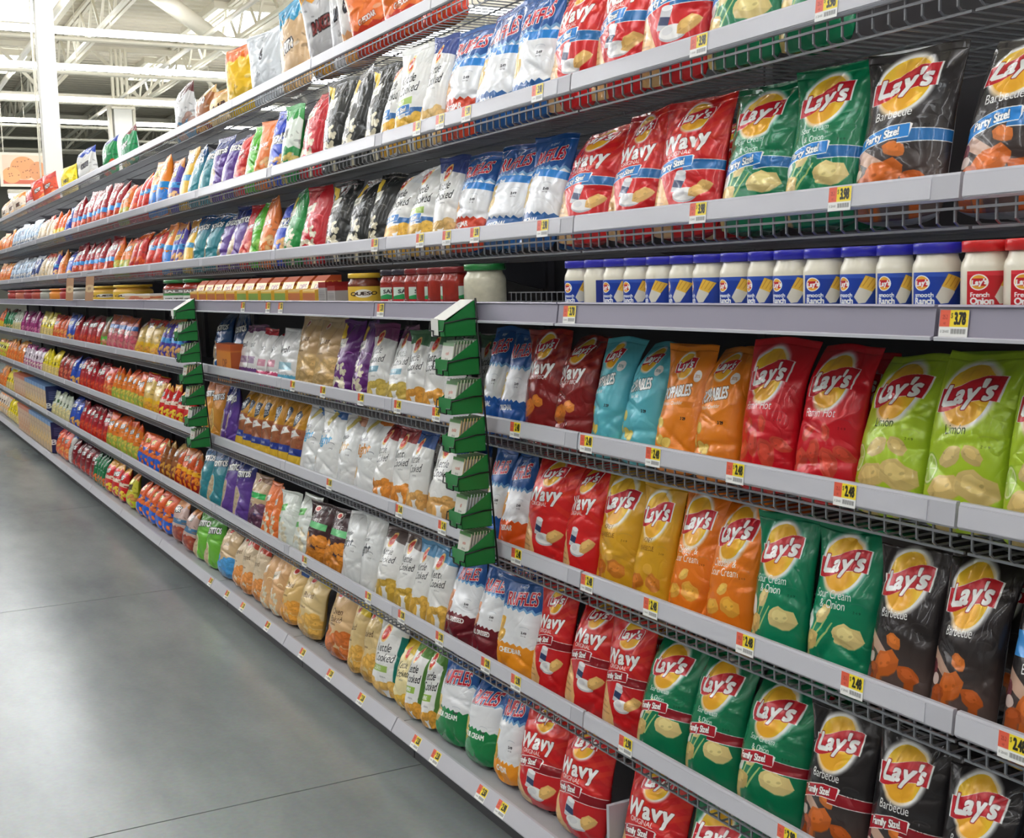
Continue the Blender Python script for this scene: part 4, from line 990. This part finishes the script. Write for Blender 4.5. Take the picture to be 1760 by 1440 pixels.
def add_tags(shelf, base_y, rail):
    for y in TAGS.get(shelf, []):
        if base_y <= y < base_y+SEC:
            t = ob('price_tag', TAG_ME, TAGM['2.50' if shelf == 'H' and y > 3.1 else PRICE[shelf]], rail)
            if shelf == 'H': t.location = (-.0462, y-base_y-GAP, -.0425); t.rotation_euler = (0, .537, 0)
            elif shelf == 'D': t.location = (-.0165, y-base_y-GAP, -.051); t.rotation_euler = (0, .12, 0)
            else: t.location = (-.0135, y-base_y-GAP, -.046); t.rotation_euler = (0, .1, 0)

def shelf_section(shelf, i):
    y0 = JOINT0+SEC*i
    e = empty('jar_shelf' if shelf == 'D' else 'wire_shelf', (SETX[shelf], y0+GAP, RAIL[shelf]))
    near = y0 < 9
    if shelf == 'D':
        r = ob('price_rail', JR, RAILD, e)
        ob('lower_lip', LIPJ, LIP, r)
        MB().box(.004, .592, 0, L, -.035, -.016).obj('tray', DECKM, e)
        if i == 2: 
            f = ob('wire_fence', FENCE_ME, WIRE, e); f.location = (.10, 0, -.012)
    else:
        r = ob('price_rail', RAIL_ME, LIP if shelf == 'A' else RAILM, e)
        if shelf != 'A': ob('tag_strip', STRIP_ME, STRIP, r)
        w = ob('wire_grid', GRID_ME, WIRED if shelf in 'BA' else WIRE, e)
        w['kind'] = 'stuff'
        if shelf == 'A': w.scale = (.69, 1, 1)
        for yy in (.01, L-.014):
            b = ob('bracket', BR_ME, POST, e); b.location = (0, yy, 0)
            if shelf == 'A': b.scale = (.66, 1, 1)
    add_tags(shelf, y0, r)
    tag(e, '%s section of the %s, %s bay from the near end' % ('solid' if shelf == 'D' else 'wire', SHELF[shelf], ORD[i]), 'shelf', 'sections of the '+SHELF[shelf])

for i in range(NSEC):
    y0 = JOINT0+SEC*i
    e = empty('gondola_bay', (0, y0+GAP, 0))
    MB().box(.62, .645, 0, L, .14, 2.60).obj('back_panel', PANEL, e)
    for yy in (0, L-.03): MB().box(.595, .62, yy, yy+.03, 0, 2.62).obj('upright', POST, e)
    MB().box(-.014, .62, 0, L, .128, .144).obj('base_deck', DECKM, e)
    MB().box(.03, .05, 0, L, 0, .128).obj('kick_plate', KICK, e)
    r = MB().prism([(-.012, 0), (-.020, 0), (-.045, -.042), (-.045, -.046), (-.036, -.046), (-.012, -.012)], 0, L).obj('price_rail', RAILM, e)
    r.location = (SETX['H']+.012, 0, RAIL['H'])
    pf = MB()
    for k in range(46): pf.box(.055, .066, L*(k+.5)/46-.004, L*(k+.5)/46+.004, .1440, .1446)
    pf.obj('perforation', KICK, e)['kind'] = 'stuff'
    add_tags('H', y0, r)
    tag(e, 'grey gondola bay with dark back and base deck, %s from the near end' % ORD[i], 'shelving', 'gondola bays along the aisle')
    for s in 'ABCDEFG': shelf_section(s, i)

# grey upright divider standing on the bottom deck
o = MB().box(.0, .30, -.006, .006, 0, .17).box(0, .30, -.03, .03, 0, .004).obj('shelf_divider', RAILM)
o.location = (.015, 2.60, .1452)
tag(o, 'grey upright divider plate on the bottom deck between red bags', 'divider')

# ---------------------------------------------------------------- dip jars and boxes on the jar shelf
def wrap_material(name, painter, w=256, h=96):
    im, fr = painter(w, h).image('print_'+name, (220, 220, 216))
    m = bpy.data.materials.new('label_'+name); m.use_nodes = True
    nt = m.node_tree; b = nt.nodes['Principled BSDF']
    t = nt.nodes.new('ShaderNodeTexImage'); t.image = im; t.extension = 'EXTEND'
    uv = nt.nodes.new('ShaderNodeUVMap'); mp = nt.nodes.new('ShaderNodeMapping'); mp.inputs['Scale'].default_value = (fr, 1, 1)
    nt.links.new(uv.outputs[0], mp.inputs[0]); nt.links.new(mp.outputs[0], t.inputs[0]); nt.links.new(t.outputs[0], b.inputs['Base Color'])
    b.inputs['Roughness'].default_value = .3
    return m
def pl_dip(base, l1, l2):
    def f(w, h):
        c = Cv(w, h, base)
        c.poly([(0, 1), (1, 1), (1, .92), (.5, .84), (0, .90)], [min(255, v+26) for v in base])
        for ox in (.02, .52):
            c.ell(ox+.08, .70, .20, .22, WH); c.ell(ox+.08, .70, .17, .19, (236, 170, 60)); c.rect(ox+.025, .60, ox+.135, .80, (196, 30, 44)); c.text("Lay's", ox+.08, .70, .14, WH, .15, .2, .06, .8)
            c.text(l1, ox+.015, .36, .12, WH, 0, 0, .05, .85, left=True); c.text(l2, ox+.015, .19, .17, WH, 0, 0, .07, .8, left=True)
            c.poly([(ox+.20, .30), (ox+.24, .10), (ox+.30, .12), (ox+.36, .42), (ox+.34, .66), (ox+.25, .62)], (226, 222, 210))
            c.poly([(ox+.245, .60), (ox+.30, .95), (ox+.44, .80), (ox+.36, .45), (ox+.31, .52)], (236, 190, 74))
            for k in range(3): c.poly([(ox+.27+.04*k, .62-.04*k), (ox+.325+.04*k, .90-.05*k), (ox+.335+.04*k, .90-.05*k), (ox+.28+.04*k, .62-.04*k)], (206, 150, 50))
        return c
    return f
def pl_back(w, h):
    c = Cv(w, h, (30, 50, 140)); c.rect(.3, .42, .7, .92, (226, 228, 232)); c.rect(.3, .2, .7, .42, (90, 110, 170)); c.rect(.3, .92, .7, .97, (30, 30, 40))
    for k in range(5): c.rect(.33, .50+.075*k, .66, .52+.075*k, (120, 120, 130))
    return c
def pl_salsa(w, h):
    c = Cv(w, h, (206, 222, 210))
    c.zig(.42, .06, 3, (40, 150, 84)); c.rect(0, 0, 1, .2, (190, 30, 40)); c.rect(0, .86, 1, 1, (150, 40, 40))
    for x in (.25, .75): c.text('SALSA', x, .64, .2, (60, 60, 60), .05, .1, .05); c.text('MILD', x, .10, .12, WH, 0, 0, .05)
    return c
def pl_gold(w, h):
    c = Cv(w, h, (230, 190, 70))
    for x in (.25, .75): c.ell(x, .55, .3, .26, (240, 236, 226)); c.text('QUESO', x, .55, .2, (60, 40, 30), .05, .1, .06)
    return c
def pl_bean(w, h):
    c = Cv(w, h, (120, 110, 104)); c.rect(0, 0, 1, .45, (226, 226, 222)); c.rect(0, .45, 1, .62, (60, 140, 70))
    for x in (.2, .5, .8): c.text('SALSA', x, .8, .18, WH, 0, 0, .05); c.text('con queso', x, .2, .12, (60, 60, 60), 0, 0, .05)
    return c
WR = {'ranch': wrap_material('ranch', pl_dip((26, 62, 160), 'smooth', 'Ranch')), 'onion': wrap_material('onion', pl_dip((196, 28, 40), 'French', 'Onion')),
      'back': wrap_material('back', pl_back), 'salsa': wrap_material('salsa', pl_salsa), 'queso': wrap_material('queso', pl_gold), 'bean': wrap_material('bean', pl_bean)}
def wrap_mesh(r, z0, z1, a0=0, a1=2*PI, n=28):
    me = MB().lathe([(r, z0), (r, z1)], n, a0, a1).mesh('label', True)
    u = me.uv_layers.new(name='UVMap'); full = abs(a1-a0-2*PI) < 1e-6; m = n if full else n+1
    for p in me.polygons:
        k = p.index % n
        for j, l in enumerate(p.loop_indices):
            u.data[l].uv = ((k+(1 if j in (1, 2) else 0))/n, 1.0 if j > 1 else 0.0)
    return me
JAR_BODY = MB().lathe([(0, 0), (.033, 0), (.038, .004), (.0405, .012), (.0405, .074), (.039, .082), (.035, .090), (.0335, .096), (.0335, .099), (0, .099)], 28).mesh('jar', True)
JAR_LID = MB().lathe([(0, .0992), (.0382, .0985), (.0395, .100), (.0395, .1145), (.0385, .1165), (.030, .1160), (.029, .1150), (0, .1150)], 28).mesh('lid', True)
JAR_WRAP = wrap_mesh(.0409, .010, .068, -1.05*PI, .55*PI)
DIPM = mat('cream_dip', (232, 226, 208), .18, noise=.04, nscale=40, spec=.7)
def lid_mat(n, c): return mat(n, c, .25, noise=.12, nscale=60)
def jar(name, y, r, h, body_m, lid_m, lab_m, label, cat, group, rot=0, x=None, full=False):
    e = ob(name, JAR_BODY, body_m)
    s = r/.0405; zz = h/.1165
    e.scale = (s, s, zz); e.location = (SETX['D']+.012+r if x is None else x, y, RAIL['D']-.0158); e.rotation_euler = (0, 0, rot)
    ob('lid', JAR_LID, lid_m, e); ob('label', JAR_WRAP, lab_m, e)
    tag(e, label, cat, group); return e
BLID = lid_mat('lid_blue', (44, 44, 170)); RLID = lid_mat('lid_red', (200, 34, 36)); DLID = lid_mat('lid_maroon', (120, 36, 40)); GLID = lid_mat('lid_green', (40, 120, 60)); YLID = lid_mat('lid_yellow', (226, 186, 60)); KLID = lid_mat('lid_dark', (50, 44, 56))
nd = len(DIP)-1
rots = [-.4, 0, -.45, -.45, -1.0, -.95, -1.0, -.45, -.6, -.4, -.05, -.45, -.05, -.1, -1.0][:nd]
for i in range(nd):
    y = (DIP[i]+DIP[i+1])/2
    rr = min(.0405, max(.034, abs(DIP[i]-DIP[i+1])/2*.97))
    jar('dip_jar', y, rr, .1165, DIPM, BLID, WR['back'] if i == 1 else WR['ranch'], ('creamy ranch dip jar with blue lid, %s of its row' % ordinal(i, nd)) if i != 1 else 'ranch dip jar with its white nutrition label turned outward', 'jar', 'blue lidded dip jars', rots[i]+(math.atan2(-y, -1.6)+2*PI-1.29*PI if i != 1 else .9))
for i, y in enumerate((1.41, 1.325, 1.24)):
    jar('dip_jar', y, .0405, .1165, DIPM, RLID, WR['onion'], 'small jar of onion dip with red lid, %s' % ordinal(2-i, 3), 'jar', 'red lidded dip jars', .05)
SALM = mat('salsa_red', (150, 40, 30), .15, noise=.3, nscale=60, spec=.7)
ns = len(SALSA)-1
for i in range(ns):
    y = (SALSA[i]+SALSA[i+1])/2
    jar('salsa_jar', y, .044, .118, SALM, KLID if i < 2 else DLID, WR['salsa'], 'red salsa jar with %s lid, %s of the salsa jars' % ('dark' if i < 2 else 'maroon', ordinal(i, ns)), 'jar', 'salsa jars', .3*i)
CHUNK = mat('chunky_dip', (206, 202, 180), .2, noise=.25, nscale=70, spec=.7)
def bigjar(name, y, r, h, bm, lm, label, cat, lab=None, group=None):
    e = ob(name, JAR_BODY, bm); e.scale = (r/.0405, r/.0405, h/.1165)
    e.location = (SETX['D']+.014+r, y, RAIL['D']-.0158)
    ob('lid', JAR_LID, lm, e)
    if lab: ob('label', JAR_WRAP, lab, e)
    tag(e, label, cat, group)
bigjar('dip_jar', 3.24, .062, .122, CHUNK, GLID, 'wide jar of pale chunky dip with green lid', 'jar')
bigjar('salsa_jar', 4.19, .06, .112, mat('bean_dip', (110, 52, 34), .2, noise=.2, nscale=50), YLID, 'brown bean dip jar with yellow lid and gold label', 'jar', WR['queso'])
bigjar('salsa_tub', 7.12, .13, .125, SALM, GLID, 'large red salsa tub with green lid, left of the cheese cartons', 'tub', WR['bean'])
bigjar('salsa_tub', 6.66, .085, .125, SALM, GLID, 'smaller salsa tub with green lid beside the cheese cartons', 'tub', WR['bean'])
YT = mat('queso_yellow', (222, 176, 80), .3, noise=.1, nscale=40)
bigjar('queso_tub', 8.62, .13, .11, YT, YLID, 'yellow queso tub, right one of the two', 'tub', WR['queso'], 'yellow queso tubs')
bigjar('queso_tub', 9.45, .13, .11, YT, YLID, 'yellow queso tub, left one of the two', 'tub', WR['queso'], 'yellow queso tubs')
FT = [((176, 172, 164), 'grey'), ((176, 172, 164), 'grey'), ((170, 60, 56), 'red'), ((222, 140, 56), 'orange'), ((160, 160, 150), 'grey'), ((170, 80, 66), 'red'), ((150, 60, 60), 'red'), ((190, 110, 90), 'red'), ((170, 70, 66), 'red')]
fx = [10.3, 10.62, 11.0, 11.6, 12.2, 12.8, 13.4, 14.1, 14.8]
for i, ((c, nme), y) in enumerate(zip(FT, fx)):
    bigjar('dip_tub', y, .12, .105, mat('tub_'+nme+str(i), c, .35, noise=.15, nscale=30), mat('tub_lid_'+nme, tuple(min(255, v+20) for v in c), .35), 'far %s dip tub, %s counting from the queso tubs' % (nme, ORD[i]), 'tub', None, 'far dip tubs')

def box_print(name, painter, w, h):
    return wrap_material(name, painter, w, h)
def carton_mesh(name, d, w, h, cut=0.0):
    """carton: front towards -x, width along y; cut lowers the front edge in a curve"""
    me = bpy.data.meshes.new(name)
    prof = [(0, 0), (d, 0), (d, h)] + ([(d*.62, h), (d*.40, h*.80), (d*.30, h*.55), (0, h*.50)] if cut else [(0, h)])
    n = len(prof)
    v = [(x, w/2, z) for x, z in prof]+[(x, -w/2, z) for x, z in prof]
    f = [(i, (i+1) % n, n+(i+1) % n, n+i) for i in range(n)]+[tuple(range(n))[::-1], tuple(range(n, 2*n))]
    me.from_pydata(v, [], f); u = me.uv_layers.new(name='UVMap')
    for p in me.polygons:
        side = p.index >= n
        for l in p.loop_indices:
            c = me.vertices[me.loops[l].vertex_index].co
            u.data[l].uv = (.55+.43*c.x/d, c.z/h) if side else (.45*(.5-c.y/w), c.z/h)
    me.update(); return me
def pc_cheese(alt):
    def f(w, h):
        c = Cv(w, h, (232, 184, 74)); c.rect(0, .8, 1, 1, (206, 96, 56)); c.rect(0, .45, .5, .8, (238, 206, 130))
        c.poly([(.55, .0), (1, 0), (1, .45), (.7, .4)], (226, 140, 50) if not alt else (120, 170, 70)); c.ell(.75, .25, .12, .10, (246, 216, 90) if not alt else (180, 206, 100)); c.rect(0, 0, .5, .4, (190, 110, 60) if not alt else (130, 160, 70))
        c.text('DIPS', .25, .62, .16, (120, 40, 30), .05, .1, .05, .8); c.text('NACHO', .78, .72, .12, (150, 40, 30), .05, .1, .05, .6); return c
    return f
CH = [box_print('cheese_a', pc_cheese(False), 128, 96), box_print('cheese_b', pc_cheese(True), 128, 96)]
nc = len(CHEESE)-1
CH_ME = carton_mesh('carton', .11, .145, .112, 1)
for i in range(nc):
    y = (CHEESE[i]+CHEESE[i+1])/2
    alt = i in (5, 6, 7, 8)
    e = ob('dip_carton', CH_ME, CH[1 if alt else 0]); e.location = (SETX['D']+.014, y, RAIL['D']-.0158)
    tag(e, 'yellow cut-out cheese dip carton with %s panel, %s in its row' % ('green' if alt else 'orange', ordinal(i, nc)), 'carton', 'cheese dip cartons')
def pc_grey(w, h):
    c = Cv(w, h, (170, 166, 164)); c.rect(0, .75, 1, 1, (150, 40, 40)); 
    for k in range(8): c.rect(.05, .1+.07*k, .4, .125+.07*k, (110, 106, 106))
    return c
GB = box_print('grey_box', pc_grey, 64, 48)
for i, y in enumerate((4.475, 4.375)):
    e = ob('dip_carton', carton_mesh('carton', .10, .08, .07 if i else .085), GB); e.location = (SETX['D']+.014, y, RAIL['D']-.0158)
    tag(e, ('tall', 'short')[i]+' grey printed carton beside the brown bean dip jar', 'carton')
def pc_tray(w, h):
    c = Cv(w, h, (226, 190, 150)); c.rect(0, .78, 1, 1, (236, 232, 224)); c.chips(.05, .7, 16, .2, (206, 110, 70)); return c
e = ob('snack_tray', carton_mesh('tray', .22, .95, .05), box_print('tray', pc_tray, 128, 48)); e.location = (SETX['D']+.012, 7.78, RAIL['D']-.0158)
e.scale = (1, .8, 1); e.location.y = 7.86
tag(e, 'low open display tray with white rim left of the salsa tubs', 'tray')
# paper shelf flags on clip arms
FLAG = box_print('flag', lambda w, h: Cv(w, h, (170, 128, 96)).ell(.5, .5, .3, .16, (206, 180, 140)).text('NEW', .5, .5, .12, (90, 50, 40), 0, 0, .06, .5), 32, 64)
for i, y in enumerate((10.0, 9.12)):
    e = empty('shelf_flag', (-.012, y, RAIL['C']-.05))
    MB().tube([(0, 0, .03), (-.10, 0, .02), (-.10, 0, 0)], .003, 4).obj('clip_arm', WIRE, e)
    cm = card_mesh('card', .12, .17); c = ob('card', cm, FLAG, e); c.rotation_euler = (0, .12, .3); c.location = (-.10, 0, -.17)
    tag(e, 'brown paper shelf flag hanging by clip over the jar shelf, %s one' % ('left', 'right')[i], 'sign', 'paper shelf flags')

# ---------------------------------------------------------------- cartons
def pc_big(w, h):
    c = Cv(w, h, (206, 176, 140)); c.rect(0, .86, .5, 1, (110, 150, 200)); c.rect(.5, 0, 1, 1, (34, 44, 96))
    c.chips(.2, .5, 8, .10, (222, 180, 90), .05, .4); c.text('Crackers', .22, .7, .07, (150, 60, 50), .05, .1, .04, .6)
    c.text('BOX', .76, .35, .16, WH, 0, 0, .05, .9)
    for k in range(5): c.rect(.6, .55+.06*k, .92, .57+.06*k, (110, 120, 170))
    return c
def pc_big2(w, h):
    c = Cv(w, h, (214, 178, 150)); c.rect(0, .86, .5, 1, (200, 110, 80)); c.rect(.5, 0, 1, 1, (186, 150, 120)); c.chips(.1, .5, 8, .1, (206, 140, 80), .05, .4); c.text('Crackers', .22, .7, .07, (120, 50, 40), .05, .1, .04, .6); return c
BIG = [box_print('cracker_navy', pc_big, 128, 128), box_print('cracker_tan', pc_big2, 128, 128)]
for shelf in 'GH':
    for t in BAGS[shelf].split(';'):
        kn, a, b, n = t.split()
        if kn != 'CARTON': continue
        a, b, n = float(a), float(b), int(n)
        for i in range(n):
            w = (b-a)/n
            e = ob('cracker_carton', carton_mesh('carton', .22, w*.96, .29), BIG[0 if i < n-5 else 1])
            e.location = (SETX[shelf]+.02, b-(i+.5)*w if False else a+(i+.5)*w, FLOORZ[shelf]+.006)
            tag(e, 'tan cracker carton with %s side, %s, %s' % ('navy' if i < n-5 else 'tan', ordinal(n-1-i, n), SHELF[shelf]), 'carton', 'cracker cartons on the '+SHELF[shelf])
def pc_small(w, h):
    c = Cv(w, h, (226, 140, 50)); c.rect(0, .82, 1, 1, (196, 90, 40)); c.rect(.5, 0, 1, .8, (186, 90, 40)); c.text('DIP', .25, .5, .2, (120, 40, 30), .05, .1, .05, .7); c.rect(.05, .05, .4, .2, (70, 80, 150)); return c
e = ob('snack_carton', carton_mesh('carton', .16, .30, .13), box_print('small_carton', pc_small, 96, 48)); e.location = (-.0, 6.05, FLOORZ['E']+.004)
e.location = (.015, 6.105, FLOORZ['E']+.006); e.scale = (.40, .88, 1.45)
tag(e, 'small orange carton standing before the navy tortilla bags', 'carton')

# ---------------------------------------------------------------- green seasoning racks
GREEN = mat('rack_green_card', (24, 122, 56), .4, noise=.06, nscale=20)
CARD = mat('rack_white_card', (226, 226, 220), .5)
BWIRE = mat('rack_black_wire', (22, 24, 24), .35, metal=.3)
def pk(base, a, t):
    def f(w, h):
        c = Cv(w, h, (228, 226, 218)); c.rect(0, 0, 1, .34, a); c.ell(.5, .22, .2, .12, base); c.text(t, .5, .66, .11, (190, 60, 40), .05, .1, .03, .6); c.text('dip mix', .5, .48, .07, (90, 90, 80), 0, 0, .03, .7); c.rect(0, .9, 1, 1, (90, 150, 80)); return c
    return f
PKM = [box_print('packet%d' % i, pk(*q), 48, 64) for i, q in enumerate([((150, 180, 90), (206, 214, 190), 'ranch'), ((90, 140, 60), (200, 214, 180), 'garden'), ((226, 150, 60), (222, 190, 130), 'cheddar'), ((226, 190, 120), (226, 206, 150), 'roasted'), ((90, 150, 190), (196, 206, 210), 'dill'), ((206, 150, 90), (216, 206, 190), 'onion')])]
PK_ME = card_mesh('packet', .072, .095, .003)
def wedge(mb, y0, y1, t=.0015):
    """tray: bottom, low front with side panels cut on the slant, tall back; x<0 is towards the aisle"""
    side = [(-.095, 0), (0, 0), (0, .098), (-.004, .098), (-.085, .045), (-.095, .045)]
    for y in (y0, y1-t): mb.prism(side, y, y+t)
    mb.box(-.095, 0, y0, y1, 0, t); mb.box(-.095, -.095+t, y0, y1, 0, .045)
    return mb
def rack(y0, wy, label, which, npk):
    top, tilt = 1.615, .048/.76
    e = empty('packet_rack', (-.080, y0, top))
    pitch = .1085
    fr = MB()
    for yy in (-.004, wy+.004): fr.tube([(0.006, yy, .0), (.006+.76*tilt, yy, -.765)], .003, 6)
    for k in range(7):
        z = -(k+1)*pitch+.004; dx = -z*tilt
        zz = z+.036
        fr.tube([(dx+.004, -.004, zz+.012), (dx-.03, -.005, zz+.012), (dx-.098, -.005, zz+.002), (dx-.101, -.005, zz-.02), (dx-.101, wy*.25, zz-.02), (dx-.101, wy*.25, zz-.034), (dx-.101, wy*.75, zz-.034), (dx-.101, wy*.75, zz-.02), (dx-.101, wy+.005, zz-.02), (dx-.098, wy+.005, zz+.002), (dx+.004, wy+.005, zz+.012)], .0022, 5)
    fr.obj('wire_frame', BWIRE, e, True)
    for k in range(7):
        z = -(k+1)*pitch+.004; dx = -z*tilt
        t = wedge(MB(), 0, wy).obj('tray', GREEN, e); t.location = (dx, 0, z)
        b = MB().prism([(-.0015, .0), (0, 0), (0, .097), (-.0015, .097)], .002, wy-.002)
        b.obj('card_back', CARD, t).location = (-.002, 0, .001)
        if k == 0:
            MB().prism([(-.093, .046), (-.004, .099), (-.004, .1005), (-.093, .0475)], .0, wy).obj('header_card', CARD, t)
            MB().prism([(-.0975, .0), (-.0965, 0), (-.0965, .05), (-.0975, .05)], wy*.45, wy).obj('header_flap', CARD, t)
        if k:
            for j in range(npk):
                if which == 1 and k in (1, 3, 5) and j > npk-3: continue
                q = ob('seasoning_packet', PK_ME, PKM[(k-1) % 6])
                q.location = (e.location.x+dx-.088+.075*j/npk, y0+wy/2, top+z+.004); q.rotation_euler = (0, .20, 0); q.scale = (1, wy/.085, .98 if j else .93)
                tag(q, 'thin seasoning packet in the %s tray down of the %s green rack' % (ORD[k], label), 'packet', 'seasoning packets in the %s tray of the %s rack' % (ORD[k], label))
    tag(e, '%s green cardboard tray rack on black wire hanging from the jar shelf' % label.capitalize(), 'rack', 'green packet racks')
rack(3.105, .085, 'near', 0, 8)
rack(6.27, .095, 'far', 1, 6)

# ---------------------------------------------------------------- far signs above the shelves
def sign(name, x, y, z, w, h, m, label):
    e = empty(name, (x, y, z))
    MB().box(-w/2, w/2, 0, .02, 0, h).obj('border', STEEL, e)
    p = card_mesh('face', w-.08, h-.08); f = ob('face', p, m, e); f.rotation_euler = (0, 0, PI/2); f.location = (0, -.003, .04)
    g = MB()
    for s in (-w*.4, w*.4): g.tube([(s, .01, h), (s, .01, ZC-z)], .008, 4)
    g.obj('hanger_wire', STEEL, e)
    tag(e, label, 'sign'); return e
def p_cookie(w, h):
    c = Cv(w, h, (222, 196, 170)); c.rect(0, 0, 1, .14, (190, 90, 60)); c.ell(.5, .56, .42, .40, (214, 150, 96)); c.ell(.2, .3, .3, .28, (222, 160, 104)); c.ell(.86, .45, .3, .34, (206, 140, 90))
    for i in range(26): c.ell(c.rnd.uniform(.1, .95), c.rnd.uniform(.2, .9), .022, .018, (130, 72, 44))
    return c
sign('hanging_sign', .86, 20.0, 3.24, .66, .50, box_print('cookie', p_cookie, 160, 120), 'hanging aisle sign with a cookie picture beside the white column')
sign('hanging_sign', .15, 21.5, 2.75, .9, .42, CARD, 'blank white hanging aisle sign low at the far left')
lamp = empty('strip_light', (.95, 18.9, 3.02))
MB().box(-.45, .45, -.06, .06, .03, .09).obj('housing', STEEL, lamp)
MB().tube([(-.44, 0, .0), (.44, 0, .0)], .03, 8).obj('tube', TUBE, lamp, True)
MB().tube([(.0, 0, .09), (.0, 0, ZC-3.02)], .012, 5).obj('hanger', STEEL, lamp)
tag(lamp, 'short low-hung white strip lamp under the cookie sign', 'light')
